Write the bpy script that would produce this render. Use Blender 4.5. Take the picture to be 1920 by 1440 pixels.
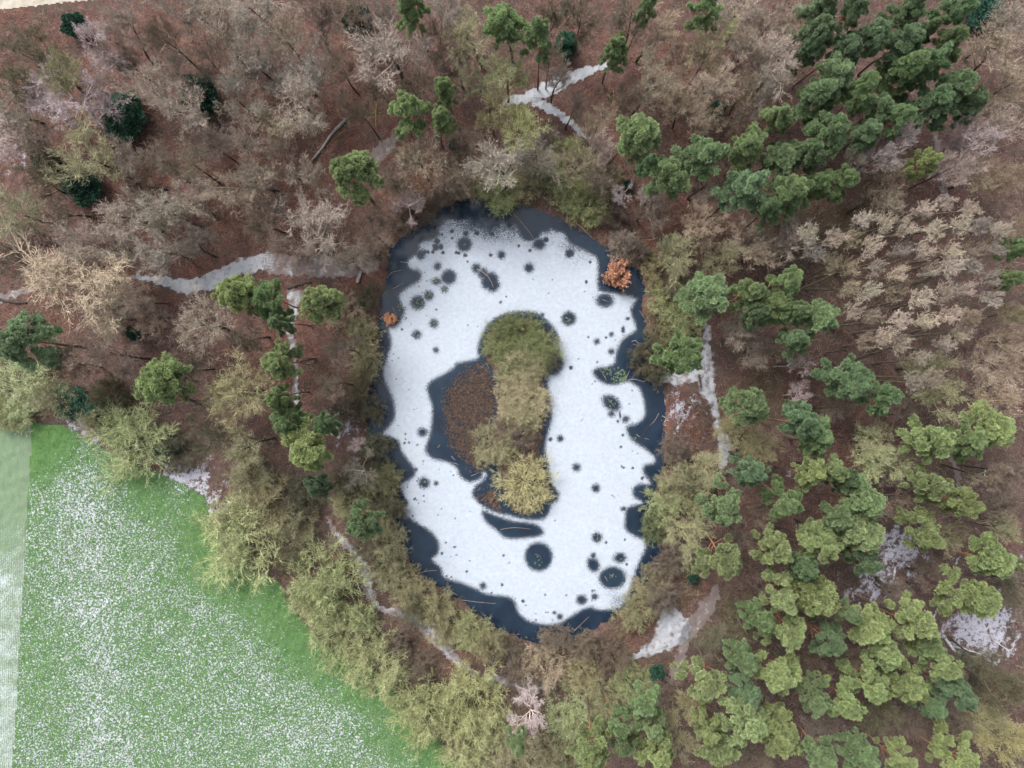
import bpy, math, random
import numpy as np

# ------------------------------------------------------------------ camera, sky, sun, exposure
for o in list(bpy.data.objects): bpy.data.objects.remove(o)
scene = bpy.context.scene
COL = scene.collection
ALT = 100.0          # camera height (m)
GSD = 0.07           # metres per photograph pixel on the ground
cam_d = bpy.data.cameras.new('camera'); cam = bpy.data.objects.new('camera', cam_d); COL.objects.link(cam)
cam.location = (0, 0, ALT); cam.rotation_euler = (0, 0, 0)
cam_d.sensor_width = 36.0; cam_d.lens = 36.0 * ALT / (1920 * GSD)
cam_d.clip_start = 0.5; cam_d.clip_end = 6000
scene.camera = cam

SUN_EL, SUN_AZ = math.radians(52), math.radians(-38)     # azimuth from +Y (top of picture), clockwise
world = bpy.data.worlds.new('World'); scene.world = world; world.use_nodes = True
wn = world.node_tree; wn.nodes.clear()
w_out = wn.nodes.new('ShaderNodeOutputWorld'); w_bg = wn.nodes.new('ShaderNodeBackground')
w_sky = wn.nodes.new('ShaderNodeTexSky'); w_sky.sky_type = 'NISHITA'; w_sky.sun_disc = False
w_sky.sun_elevation = SUN_EL; w_sky.sun_rotation = SUN_AZ
w_sky.dust_density = 4.0; w_sky.air_density = 1.0; w_sky.ozone_density = 1.0
w_hs = wn.nodes.new('ShaderNodeHueSaturation'); w_hs.inputs['Saturation'].default_value = 0.28   # overcast: nearly grey sky
wn.links.new(w_sky.outputs[0], w_hs.inputs['Color']); wn.links.new(w_hs.outputs[0], w_bg.inputs[0])
w_bg.inputs[1].default_value = 0.12
wn.links.new(w_bg.outputs[0], w_out.inputs[0])

sun_d = bpy.data.lights.new('sun', 'SUN'); sun = bpy.data.objects.new('sun', sun_d); COL.objects.link(sun)
sun_d.energy = 1.2; sun_d.angle = math.radians(22); sun_d.color = (1.0, 0.95, 0.88)
sun.rotation_euler = (math.pi / 2 - SUN_EL, 0, math.pi - SUN_AZ)
sun.location = (0, 0, 60)

vs = scene.view_settings
vs.view_transform = 'Standard'; vs.look = 'None'; vs.gamma = 1.0; vs.use_curve_mapping = False
vs.exposure = 1.55
scene.cycles.max_bounces = 5; scene.cycles.diffuse_bounces = 3; scene.cycles.glossy_bounces = 2
scene.cycles.transparent_max_bounces = 6; scene.cycles.transmission_bounces = 2
scene.cycles.use_adaptive_sampling = True; scene.cycles.use_denoising = True; scene.cycles.adaptive_threshold = 0.02

RNG = np.random.default_rng(11)
rnd = random.Random(5)

# ------------------------------------------------------------------ helpers
def px(x, y, h=0.0):
    """photograph position of something h metres above ground -> world X, Y"""
    k = GSD * (1 - h / ALT)
    return (x - 960) * k, (720 - y) * k

def pxa(pts):
    a = np.array(pts, float); return np.stack([(a[:, 0] - 960) * GSD, (720 - a[:, 1]) * GSD], 1)

def smooth(poly, n=4, closed=True):
    p = np.asarray(poly, float); K = len(p); out = []
    rng_ = range(K) if closed else range(K - 1)
    for i in rng_:
        if closed: p0, p1, p2, p3 = p[i - 1], p[i], p[(i + 1) % K], p[(i + 2) % K]
        else: p0, p1, p2, p3 = p[max(i - 1, 0)], p[i], p[i + 1], p[min(i + 2, K - 1)]
        for j in range(n):
            t = j / n
            out.append(0.5 * ((2 * p1) + (-p0 + p2) * t + (2 * p0 - 5 * p1 + 4 * p2 - p3) * t * t + (-p0 + 3 * p1 - 3 * p2 + p3) * t ** 3))
    if not closed: out.append(p[-1])
    return np.array(out)

def sdf_poly(Q, poly):
    """signed distance, negative inside"""
    d2 = np.full(len(Q), 1e18); inside = np.zeros(len(Q), bool)
    K = len(poly)
    for i in range(K):
        a = poly[i]; b = poly[(i + 1) % K]; e = b - a
        w = Q - a
        t = np.clip((w @ e) / max(e @ e, 1e-12), 0, 1)
        q = w - t[:, None] * e
        d2 = np.minimum(d2, (q * q).sum(1))
        c = (a[1] > Q[:, 1]) != (b[1] > Q[:, 1])
        if abs(e[1]) > 1e-12:
            inside ^= c & (Q[:, 0] < a[0] + (Q[:, 1] - a[1]) * e[0] / e[1])
    d = np.sqrt(d2)
    return np.where(inside, -d, d)

def sdf_line(Q, pts, wid):
    """distance to a line of varying half width (negative inside)"""
    best = np.full(len(Q), 1e9)
    for i in range(len(pts) - 1):
        a = pts[i]; b = pts[i + 1]; e = b - a; w = Q - a
        t = np.clip((w @ e) / max(e @ e, 1e-12), 0, 1)
        d = np.linalg.norm(w - t[:, None] * e, axis=1) - (wid[i] * (1 - t) + wid[i + 1] * t)
        best = np.minimum(best, d)
    return best

def sstep(a, b, x):
    t = np.clip((x - a) / (b - a), 0, 1); return t * t * (3 - 2 * t)

_NO = [(rnd.uniform(-1, 1), rnd.uniform(-1, 1), rnd.uniform(0, 6.28)) for _ in range(24)]
def wob(Q, scale, k=0):
    """cheap smooth noise, about -1..1"""
    s = 0
    for i in range(6):
        a, b, c = _NO[(i + k * 6) % 24]
        f = (1 + 0.45 * i) / scale
        n = math.hypot(a, b) + 1e-6
        s = s + np.sin((a / n * Q[:, 0] + b / n * Q[:, 1]) * f * 3.1 + c + 1.3 * np.sin((b / n * Q[:, 0] - a / n * Q[:, 1]) * f * 1.7 + c * 2)) / 3.2
    return s

def make_mesh(name, V, quads=None, tris=None, attrs=None, mats=(), smooth_shade=False, midx=None):
    me = bpy.data.meshes.new(name)
    V = np.ascontiguousarray(V, np.float32)
    nq = 0 if quads is None else len(quads); nt = 0 if tris is None else len(tris)
    me.vertices.add(len(V)); me.vertices.foreach_set('co', V.ravel())
    loops = np.concatenate([np.asarray(quads, np.int32).ravel() if nq else np.zeros(0, np.int32), np.asarray(tris, np.int32).ravel() if nt else np.zeros(0, np.int32)])
    starts = np.concatenate([np.arange(nq) * 4, nq * 4 + np.arange(nt) * 3]).astype(np.int32)
    me.loops.add(len(loops)); me.loops.foreach_set('vertex_index', loops)
    me.polygons.add(nq + nt); me.polygons.foreach_set('loop_start', starts)
    if smooth_shade: me.polygons.foreach_set('use_smooth', np.ones(nq + nt, bool))
    me.update(calc_edges=True)
    for k, v in (attrs or {}).items():
        v = np.asarray(v, np.float32)
        if v.ndim == 1:
            at = me.attributes.new(k, 'FLOAT', 'POINT'); at.data.foreach_set('value', v)
        else:
            at = me.attributes.new(k, 'FLOAT_COLOR', 'POINT')
            c = np.ones((len(v), 4), np.float32); c[:, :3] = v; at.data.foreach_set('color', c.ravel())
    for m in mats: me.materials.append(m)
    if midx is not None: me.polygons.foreach_set('material_index', np.asarray(midx, np.int32))
    return me

class Geo:
    """collects tubes and ribbons into one mesh"""
    def __init__(s): s.V = []; s.Q = []; s.T = []; s.A = []; s.n = 0
    def add(s, V, Q=None, T=None, A=None):
        V = np.asarray(V, float).reshape(-1, 3)
        s.V.append(V)
        if Q is not None and len(Q): s.Q.append(np.asarray(Q) + s.n)
        if T is not None and len(T): s.T.append(np.asarray(T) + s.n)
        s.A.append(np.full(len(V), 0.5) if A is None else np.asarray(A, float).ravel())
        s.n += len(V)
    def tubes(s, P, R, k=3, tint=None, cap=False):
        """P (N,S,3) polylines, R (N,S) radii"""
        N, S, _ = P.shape
        D = np.gradient(P, axis=1); D /= np.linalg.norm(D, axis=2, keepdims=True) + 1e-9
        ref = np.where(np.abs(D[:, :1, 2:3]) > 0.9, np.array([1.0, 0.13, 0]), np.array([0.1, 0.05, 1.0]))
        U = np.cross(D, np.broadcast_to(ref, D.shape)); U /= np.linalg.norm(U, axis=2, keepdims=True) + 1e-9
        W = np.cross(D, U)
        an = np.arange(k) * 2 * math.pi / k
        V = P[:, :, None] + R[:, :, None, None] * (np.cos(an)[None, None, :, None] * U[:, :, None] + np.sin(an)[None, None, :, None] * W[:, :, None])
        i = np.arange(N)[:, None, None] * (S * k) + np.arange(S - 1)[None, :, None] * k
        j = np.arange(k)[None, None]; j2 = (j + 1) % k
        Q = np.stack([i + j, i + j2, i + k + j2, i + k + j], -1).reshape(-1, 4)
        T = None
        if cap:
            T = []
            for n in range(N):
                for b in (n * S * k, n * S * k + (S - 1) * k):
                    for q in range(1, k - 1): T.append((b, b + q, b + q + 1))
        A = None if tint is None else np.repeat(tint, S * k)
        s.add(V, Q, T, A)
    def ribbons(s, P, w, rng, tint=None, flat=0.5):
        """P (N,3,3): base, middle, tip"""
        N = len(P)
        D = P[:, 2] - P[:, 0]
        r = rng.normal(size=(N, 3)); r[:, 2] *= 0.6
        U = np.cross(D, r); up = np.cross(D, np.array([0, 0, 1.0]))
        U = U / (np.linalg.norm(U, axis=1, keepdims=True) + 1e-9) * (1 - flat) + up / (np.linalg.norm(up, axis=1, keepdims=True) + 1e-9) * flat
        U /= np.linalg.norm(U, axis=1, keepdims=True) + 1e-9
        w = np.broadcast_to(w, (N,))[:, None]
        V = np.stack([P[:, 0] - U * w, P[:, 0] + U * w, P[:, 1] - U * w * .75, P[:, 1] + U * w * .75, P[:, 2]], 1)
        b = np.arange(N)[:, None] * 5
        s.add(V, b + np.array([0, 1, 3, 2]), b + np.array([2, 3, 4]), None if tint is None else np.repeat(tint, 5))
    def mesh(s, name, mats, smooth_shade=False, extra=None):
        V = np.concatenate(s.V); Q = np.concatenate(s.Q) if s.Q else None; T = np.concatenate(s.T) if s.T else None
        return make_mesh(name, V, Q, T, {'tint': np.concatenate(s.A)}, mats, smooth_shade)

def link(name, me, parent=None, loc=None, color=None):
    o = bpy.data.objects.new(name, me); COL.objects.link(o)
    if parent is not None: o.parent = parent
    if loc is not None: o.location = loc
    if color is not None: o.color = (*color, 1)
    return o
def tag(o, label=None, cat=None, group=None, kind=None):
    if label: o['label'] = label
    if cat: o['category'] = cat
    if group: o['group'] = group
    if kind: o['kind'] = kind
    return o

# ------------------------------------------------------------------ materials
class M:
    def __init__(s, name, rough=0.9, spec=0.2):
        s.m = bpy.data.materials.new(name); s.m.use_nodes = True
        s.t = s.m.node_tree; s.N = s.t.nodes; s.b = s.N['Principled BSDF']; s.out = s.N['Material Output']
        s.b.inputs['Roughness'].default_value = rough; s.b.inputs['Specular IOR Level'].default_value = spec
        s.co = s.N.new('ShaderNodeTexCoord')
    def lk(s, a, b): s.t.links.new(a, b)
    def val(s, x, sock):
        if isinstance(x, (int, float)): sock.default_value = x
        elif isinstance(x, tuple): sock.default_value = (*x, 1) if len(x) == 3 else x
        else: s.lk(x, sock)
    def attr(s, n, out='Fac'):
        a = s.N.new('ShaderNodeAttribute'); a.attribute_name = n; return a.outputs[out]
    def noise(s, scale, detail=3, rough=0.55, dist=0.0, vec=None, out=0):
        n = s.N.new('ShaderNodeTexNoise'); n.inputs['Scale'].default_value = scale; n.inputs['Detail'].default_value = detail
        n.inputs['Roughness'].default_value = rough; n.inputs['Distortion'].default_value = dist
        s.lk(vec or s.co.outputs['Object'], n.inputs['Vector']); return n.outputs[out]
    def voro(s, scale, out='Distance', vec=None, feature='F1'):
        n = s.N.new('ShaderNodeTexVoronoi'); n.inputs['Scale'].default_value = scale; n.feature = feature
        s.lk(vec or s.co.outputs['Object'], n.inputs['Vector']); return n.outputs[out]
    def math(s, op, a, b=0.0, c=0.0, clamp=False):
        n = s.N.new('ShaderNodeMath'); n.operation = op; n.use_clamp = clamp
        s.val(a, n.inputs[0]); s.val(b, n.inputs[1]); s.val(c, n.inputs[2]); return n.outputs[0]
    def ramp(s, x, lo, hi, a=0.0, b=1.0):
        n = s.N.new('ShaderNodeMapRange'); n.interpolation_type = 'SMOOTHSTEP'
        s.val(x, n.inputs[0]); n.inputs[1].default_value = lo; n.inputs[2].default_value = hi; n.inputs[3].default_value = a; n.inputs[4].default_value = b
        return n.outputs[0]
    def mix(s, f, a, b, mode='MIX'):
        n = s.N.new('ShaderNodeMix'); n.data_type = 'RGBA'; n.blend_type = mode
        s.val(f, n.inputs[0]); s.val(a, n.inputs[6]); s.val(b, n.inputs[7]); return n.outputs[2]
    def color(s, c): s.val(c, s.b.inputs['Base Color']); return s
    def bump(s, h, strength=0.5, dist=0.1):
        n = s.N.new('ShaderNodeBump'); n.inputs['Strength'].default_value = strength; n.inputs['Distance'].default_value = dist
        s.lk(h, n.inputs['Height']); s.lk(n.outputs[0], s.b.inputs['Normal']); return s
    def stretch(s, sx, sy, sz, rz=0.0):
        n = s.N.new('ShaderNodeMapping'); n.inputs['Scale'].default_value = (sx, sy, sz); n.inputs['Rotation'].default_value = (0, 0, rz)
        s.lk(s.co.outputs['Object'], n.inputs['Vector']); return n.outputs[0]

def mat_ground():
    m = M('leaf_litter')
    n1 = m.noise(0.12, 4, 0.6); n2 = m.noise(0.9, 5, 0.65); n3 = m.noise(5.0, 4, 0.7); n4 = m.noise(0.35, 4, 0.6, 0.6)
    vc = m.voro(6.5, 'Color'); sep = m.N.new('ShaderNodeSeparateColor'); m.lk(vc, sep.inputs[0])
    red = m.attr('masks', 'Color'); sp = m.N.new('ShaderNodeSeparateColor'); m.lk(red, sp.inputs[0])
    warm = m.mix(m.ramp(n2, .35, .7), (.088, .038, .032), (.134, .067, .054))
    cool = m.mix(m.ramp(n2, .35, .7), (.060, .040, .038), (.100, .071, .065))
    c = m.mix(m.math('ADD', sp.outputs[2], m.math('MULTIPLY', m.math('SUBTRACT', n1, .5), .9), clamp=True), cool, warm)
    c = m.mix(m.ramp(sep.outputs[0], .72, .95, 0, .55), c, (.20, .098, .058))
    c = m.mix(m.ramp(sep.outputs[1], .62, .95, 0, .6), c, (.040, .027, .024))
    c = m.mix(m.ramp(n4, .46, .66, 0, .75), c, (.054, .044, .034))
    c = m.mix(m.math('MULTIPLY', m.ramp(n3, .3, .7), sp.outputs[1]), c, (.055, .065, .022))
    fr = m.math('ADD', sp.outputs[0], m.math('MULTIPLY', m.math('SUBTRACT', m.noise(2.6, 6, .72, .8), .62), 2.4))
    c = m.mix(m.math('MULTIPLY', m.ramp(fr, .28, .72), m.ramp(sp.outputs[0], .02, .2)), c, (.34, .34, .39))
    m.color(c).bump(m.math('ADD', n3, m.math('MULTIPLY', sep.outputs[2], .5)), .8, .12)
    return m.m
def mat_field():
    m = M('snowy_grass')
    g = m.mix(m.ramp(m.noise(1.3, 5, .7), .3, .7), (.046, .108, .029), (.074, .146, .047))
    g = m.mix(m.ramp(m.noise(7, 3, .7), .5, .8, 0, .6), g, (.118, .172, .090))
    g = m.mix(m.ramp(m.noise(.25, 4, .6), .55, .75, 0, .45), g, (.112, .142, .070))
    sn = m.attr('snow')
    cl = m.noise(4.5, 4, .6, .7)
    f = m.math('ADD', m.math('ADD', cl, m.math('MULTIPLY', m.math('SUBTRACT', m.noise(.33, 4, .6), .5), .10)), m.math('MULTIPLY', m.math('SUBTRACT', sn, .5), .42))
    fac = m.ramp(f, .485, .61)
    c = m.mix(fac, g, m.mix(m.noise(1.1, 3), (.34, .36, .395), (.385, .405, .43)))
    br = m.math('MULTIPLY', m.ramp(m.noise(2.2, 5, .7), .60, .74), m.attr('dirt'))
    c = m.mix(br, c, (.16, .12, .085))
    m.color(c).bump(m.math('ADD', m.math('MULTIPLY', fac, .6), m.noise(9, 3, .7)), .8, .10)
    return m.m
def mat_strip():
    m = M('drilled_strip')
    w = m.N.new('ShaderNodeTexWave'); w.inputs['Scale'].default_value = 1.25; w.inputs['Distortion'].default_value = 4.5; w.inputs['Detail'].default_value = 3
    w.inputs['Detail Scale'].default_value = 1.2
    m.lk(m.stretch(1, .25, 1, 0.045), w.inputs['Vector'])
    g = m.mix(m.noise(2, 4, .7), (.085, .135, .075), (.14, .19, .125))
    f = m.math('ADD', m.math('MULTIPLY', w.outputs['Fac'], .12), m.math('ADD', m.math('MULTIPLY', m.noise(5, 5, .75), 1.0), m.attr('snow')))
    c = m.mix(m.ramp(f, .60, .96), g, (.34, .375, .40))
    br = m.math('MULTIPLY', m.ramp(m.noise(1.6, 5, .75), .50, .66), m.attr('dirt'))
    c = m.mix(br, c, (.15, .115, .085))
    m.color(c).bump(m.math('ADD', m.math('MULTIPLY', w.outputs['Fac'], .2), m.noise(6, 3)), .7, .08)
    return m.m
def mat_path():
    m = M('frosty_path')
    soil = m.mix(m.noise(1.4, 5, .7), (.105, .082, .078), (.155, .128, .124))
    soil = m.mix(m.ramp(m.noise(4.5, 4, .7), .58, .75, 0, .6), soil, (.13, .07, .055))
    f = m.math('ADD', m.attr('frost'), m.math('MULTIPLY', m.math('SUBTRACT', m.noise(1.9, 6, .72, .5), .5), 1.35))
    c = m.mix(m.ramp(f, .24, .66), soil, m.mix(m.noise(5, 4, .7), (.25, .262, .29), (.33, .342, .365)))
    m.color(c).bump(m.noise(7, 4, .7), .6, .06)
    return m.m
def mat_road():
    m = M('sandy_road')
    m.color(m.mix(m.noise(.9, 5, .7), (.27, .24, .20), (.35, .32, .27))).bump(m.noise(8, 4), .4, .04)
    return m.m
def mat_water():
    m = M('pond_water', .12, .3)
    m.color(m.mix(m.ramp(m.noise(.25, 5, .65), .35, .7), (.005, .012, .025), (.010, .022, .038)))
    m.bump(m.noise(1.2, 3), .03, .05)
    return m.m
def mat_ice():
    m = M('frosted_ice', .75, .3)
    e = m.attr('edge'); thin = m.attr('thin')
    fine = m.noise(6.5, 3, .7); mid = m.noise(2.3, 4, .65); big = m.noise(.5, 4, .6)
    cov = m.math('ADD', m.ramp(e, -.80, .90, 0, 1.14), m.math('MULTIPLY', m.math('SUBTRACT', fine, .5), 1.35))
    cov = m.math('ADD', cov, m.math('MULTIPLY', m.math('SUBTRACT', mid, .5), .22))
    # northern thin frost, also painting in the sky reflection: more clear specks show through
    cov = m.math('SUBTRACT', cov, m.math('MULTIPLY', thin, m.math('ADD', .95, m.math('MULTIPLY', m.math('SUBTRACT', big, .5), 1.1))))
    a = m.ramp(cov, .20, .92)
    a = m.math('MULTIPLY', a, m.ramp(m.math('ADD', big, m.math('MULTIPLY', m.noise(1.1, 4, .6), .4)), .52, .82, 1.0, .94))
    a = m.math('MULTIPLY', a, m.ramp(m.math('ADD', mid, m.math('MULTIPLY', fine, .35)), .28, .62, .90, 1.0))
    c = m.mix(m.ramp(mid, .3, .7), (.280, .322, .385), (.332, .365, .410))
    c = m.mix(m.ramp(big, .4, .7, 0, .35), c, (.352, .38, .415))
    m.color(c).bump(m.math('ADD', fine, mid), .35, .03)
    tr = m.N.new('ShaderNodeBsdfTransparent'); mx = m.N.new('ShaderNodeMixShader')
    m.lk(a, mx.inputs[0]); m.lk(tr.outputs[0], mx.inputs[1]); m.lk(m.b.outputs[0], mx.inputs[2]); m.lk(mx.outputs[0], m.out.inputs[0])
    return m.m
def mat_tinted(name, lo=.62, hi=1.38, transl=0.0, noise_scale=None, rough=.85):
    """colour of the object times a random value per twig / needle tuft"""
    m = M(name, rough, .15)
    oi = m.N.new('ShaderNodeObjectInfo')
    t = m.attr('tint')
    k = m.math('ADD', lo, m.math('MULTIPLY', t, hi - lo))
    cc = m.N.new('ShaderNodeCombineXYZ'); 
    for i in range(3): m.lk(k, cc.inputs[i])
    c = m.mix(1.0, oi.outputs['Color'], cc.outputs[0], 'MULTIPLY')
    hs = m.N.new('ShaderNodeHueSaturation'); m.lk(c, hs.inputs['Color'])
    m.lk(m.math('ADD', .487, m.math('MULTIPLY', m.math('FRACT', m.math('MULTIPLY', t, 37.7)), .026)), hs.inputs['Hue'])
    m.color(hs.outputs[0])
    if transl:
        tr = m.N.new('ShaderNodeBsdfTranslucent'); m.lk(hs.outputs[0], tr.inputs[0])
        mx = m.N.new('ShaderNodeMixShader'); mx.inputs[0].default_value = transl
        m.lk(m.b.outputs[0], mx.inputs[1]); m.lk(tr.outputs[0], mx.inputs[2]); m.lk(mx.outputs[0], m.out.inputs[0])
    return m.m
def mat_bark(name, a, b, c=None, z0=5, z1=9):
    m = M(name)
    n = m.noise(3, 5, .7, vec=m.stretch(1, 1, .3))
    col = m.mix(m.ramp(n, .3, .7), a, b)
    if c:
        sx = m.N.new('ShaderNodeSeparateXYZ'); m.lk(m.co.outputs['Object'], sx.inputs[0])
        col = m.mix(m.ramp(m.math('ADD', sx.outputs[2], m.math('MULTIPLY', n, 2)), z0, z1), col, c)
    m.color(col).bump(n, .8, .05)
    return m.m
def mat_wood(name, a, b, moss=None):
    m = M(name)
    n = m.noise(4, 5, .7)
    c = m.mix(m.ramp(n, .3, .7), a, b)
    if moss: c = m.mix(m.ramp(m.noise(1.2, 4, .7), .5, .62), c, moss)
    m.color(c).bump(n, .6, .03)
    return m.m

MG = mat_ground(); MF = mat_field(); MS = mat_strip(); MP = mat_path(); MRD = mat_road(); MW = mat_water(); MI = mat_ice()
M_TWIG = mat_tinted('twigs', .45, 1.6)
M_NEEDLE = mat_tinted('needles', .55, 1.5, .45)
M_LEAF = mat_tinted('leaves', .5, 1.5, .25)
M_PINEBARK = mat_bark('pine_bark', (.055, .042, .036), (.12, .092, .075), (.26, .125, .070), 5, 10)
M_BARK = mat_bark('dark_bark', (.030, .032, .022), (.085, .078, .055))
M_BIRCH = mat_bark('birch_bark', (.10, .09, .085), (.42, .40, .38))
M_LARCHBARK = mat_bark('larch_bark', (.075, .065, .05), (.19, .165, .12))
W_PALE = mat_wood('pale_wood', (.20, .17, .145), (.33, .30, .26))
W_TAN = mat_wood('tan_wood', (.17, .125, .09), (.27, .21, .16))
W_GREY = mat_wood('grey_wood', (.13, .13, .12), (.26, .26, .25))
W_DARK = mat_wood('dark_wood', (.030, .026, .022), (.075, .062, .052))
W_BROWN = mat_wood('brown_bark', (.085, .06, .045), (.19, .145, .115))
W_MOSS = mat_wood('mossy_wood', (.10, .095, .05), (.22, .20, .06), (.26, .27, .05))
W_CUT = mat_wood('cut_wood', (.52, .30, .13), (.66, .42, .20))
W_SNOW = mat_wood('snow_dusted_wood', (.20, .19, .19), (.56, .57, .61))
M_PAD = mat_wood('water_plant', (.055, .085, .04), (.11, .14, .07))
M_REED = mat_tinted('reed', .4, 1.6, .15)

# ------------------------------------------------------------------ outlines traced from the place
POND = smooth(pxa([(880,368),(905,371),(940,381),(1000,386),(1060,411),(1110,441),(1150,466),(1195,498),(1210,540),(1206,585),(1222,640),(1240,700),(1250,760),(1246,830),(1250,870),(1232,915),(1242,960),(1232,1010),(1246,1035),(1228,1085),(1190,1125),(1135,1170),(1085,1198),(1050,1213),(990,1204),(920,1174),(860,1128),(790,1086),(760,1042),(738,990),(735,935),(700,870),(686,800),(686,740),(708,660),(706,600),(722,520),(730,470),(766,428),(818,391)]))
ICE = smooth(pxa([(834,405),(824,418),(809,423),(817,436),(807,444),(797,443),(787,449),(780,459),(783,466),(776,477),(765,488),(764,496),(772,504),(784,506),(790,517),(782,529),(764,539),(748,554),(753,570),(758,582),(750,603),(732,613),(729,622),(733,645),(726,670),(717,700),(727,727),(738,753),(738,787),(717,813),(727,817),(747,827),(753,847),(777,880),(773,897),(750,910),(757,930),(765,945),(752,960),(780,980),(807,997),(823,1020),(820,1040),(810,1050),(827,1067),(833,1083),(863,1093),(897,1107),(913,1115),(960,1123),(973,1150),(997,1167),(1043,1173),(1070,1157),(1103,1140),(1127,1147),(1167,1147),(1187,1110),(1193,1070),(1213,1020),(1193,1007),(1173,993),(1173,967),(1177,953),(1193,947),(1205,943),(1190,933),(1187,917),(1200,908),(1220,907),(1207,887),(1210,873),(1227,868),(1227,857),(1207,840),(1187,827),(1175,807),(1180,798),(1197,793),(1210,777),(1205,740),(1193,722),(1173,715),(1157,722),(1137,720),(1120,710),(1112,698),(1120,690),(1140,687),(1153,680),(1155,663),(1167,637),(1187,623),(1193,613),(1183,583),(1190,567),(1193,560),(1173,552),(1150,550),(1123,543),(1123,513),(1124,496),(1120,477),(1093,457),(1071,446),(1062,434),(1044,426),(1032,421),(1023,428),(1013,426),(1005,443),(992,447),(982,441),(980,424),(968,408),(943,404),(924,399),(904,396),(875,400),(852,403)]), 3)
THAW = [smooth(pxa(p), 3) for p in (
    [(985,583),(1010,588),(1030,604),(1045,624),(1047,650),(1054,672),(1055,686),(1042,699),(1026,703),(1026,730),(1030,760),(1032,785),(1027,812),(1022,840),(1027,865),(1035,905),(1048,925),(1046,937),(1035,945),(1027,967),(1010,976),(982,974),(955,968),(930,962),(905,950),(886,930),(891,912),(903,903),(912,890),(905,884),(902,897),(880,905),(862,892),(855,877),(835,866),(810,860),(797,845),(802,825),(807,805),(810,765),(800,730),(807,715),(830,702),(850,690),(857,680),(895,672),(895,655),(904,625),(920,603),(945,588)],
    [(905,958),(930,967),(965,978),(1000,982),(1018,994),(1014,1005),(985,1010),(950,1010),(930,995),(910,978)])]
ISLAND = smooth(pxa([(918,612),(985,592),(1038,635),(1044,680),(1020,705),(1024,800),(1014,860),(1033,920),(1005,966),(955,958),(936,890),(905,850),(922,800),(935,740),(918,690),(905,660)]), 3)
# thaw holes: x, y, radius x, radius y, turn
HOLES = [(870,458,10,10,0),(940,478,5,5,0),(788,477,7,7,0),(820,499,6,6,0),(841,519,14,14,0),(833,541,6,6,0),(819,527,9,6,0),(783,567,14,13,0),(803,554,9,9,0),(893,503,8,8,0),(905,512,10,9,.8),(918,526,17,15,.9),(925,535,13,11,.9),(813,606,8,8,0),(781,627,8,8,0),(939,566,2.4,2.4,0),(819,452,3,3,0),(817,463,3.5,4,0),(826,462,2.6,3.5,0),(796,472,3,3,0),(802,472,2,2,0),(811,472,2,2.4,0),(872,478,2.5,2.5,0),(855,473,2,2,0),(860,474,2,2,0),(876,490,1.6,1.6,0),(992,502,8,8,0),(1068,475,4,4,0),(1135,563,16,13,0),(1067,597,13.5,13,0),(1017,590,4,4,0),(1100,528,2,3,0),(1178,597,3.5,3,0),(1169,618,3,6,0),(1147,627,4,4,0),(1120,640,5,5,0),(1023,449,3,3,0),(1011,457,7,6,0),(1147,659,5.5,5.5,0),(1071,689,3,3,0),(1147,756,19,13,-.65),(1147,776,6,6,0),(1174,786,6,6,0),(1159,790,2.6,2.6,0),(1163,778,1.6,8,.15),(1051,823,5,5,0),(1032,824,3,3,0),(1081,877,7,7,0),(1187,878,2.4,2.4,0),(1010,1045,26,27,0),(1120,1009,9,9,0),(1113,1060,11,14,.4),(1113,1043,5,5,0),(1163,1047,11,9,0),(1148,1083,24,19,.15),(1091,1126,9.5,9,0),(1115,1120,5,4.5,0),(1118,916,7.5,7.5,0),(1170,955,5,4,0),(795,906,10,10,0),(817,907,4,4,0),(817,656,5,5,0),(905,1100,6,6,0),(792,811,9,8,0),(1137,1018,2.5,2.5,0),(778,881,4,4,0),(950,1150,2,2,0),(1012,999,7,6,0),(1050,1158,5,5,0),(1040,1150,3,3,0)]
_c = np.column_stack([RNG.uniform(720, 1215, 6000), RNG.uniform(420, 1170, 6000)]); _w = pxa(_c)      # freckles of thaw, most of them near the rim
_d = -sdf_poly(_w, ICE); _t = np.minimum(sdf_poly(_w, THAW[0]), sdf_poly(_w, THAW[1]))
_ok = (_d > .15) & (_t > .3) & (RNG.random(6000) < np.maximum(.05, np.exp(-_d / 1.5)) * np.where((_c[:, 0] < 1000) | (_c[:, 1] > 1100), 1.0, .4))
for x, y in _c[_ok][:140]:
    r = rnd.choice((.8, .9, 1.0, 1.2, 1.6, 2.2))
    HOLES.append((x, y, r, r * rnd.uniform(.8, 1.2), 0))
FIELD = pxa([(-900,770),(-60,790),(30,797),(70,790),(128,797),(185,832),(240,862),(300,884),(345,905),(388,930),(400,985),(425,1050),(520,1085),(558,1150),(600,1200),(680,1240),(740,1282),(772,1340),(830,1390),(875,1445),(960,1560),(1100,1900),(1100,2600),(-900,2600)])

def height(Q):
    return .10 * np.sin(.31 * Q[:, 0] + 1) * np.sin(.27 * Q[:, 1]) + .05 * np.sin(.55 * Q[:, 0] + .4 * Q[:, 1])
def ground_z(Q):
    d = sdf_poly(Q, POND); di = sdf_poly(Q, ISLAND)
    z = height(Q) * sstep(-.5, 3, d) + .10 * wob(Q, 1.5, 1) * sstep(-1, 2, d)
    z = z - 1.3 * (1 - sstep(-2.2, .9, d + .35 * wob(Q, 1.3)))
    isl = 1 - sstep(-.6, .5, di + .25 * wob(Q, 1.0, 2))
    return z * (1 - isl) + .02 * isl

WATER_Z = -.34

def blobs(Q, lst):
    v = np.zeros(len(Q))
    for x, y, r, s in lst:
        c = np.array(px(x, y)); d2 = ((Q - c) ** 2).sum(1) / (r * GSD) ** 2
        v = np.maximum(v, s * np.exp(-d2))
    return v

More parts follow.
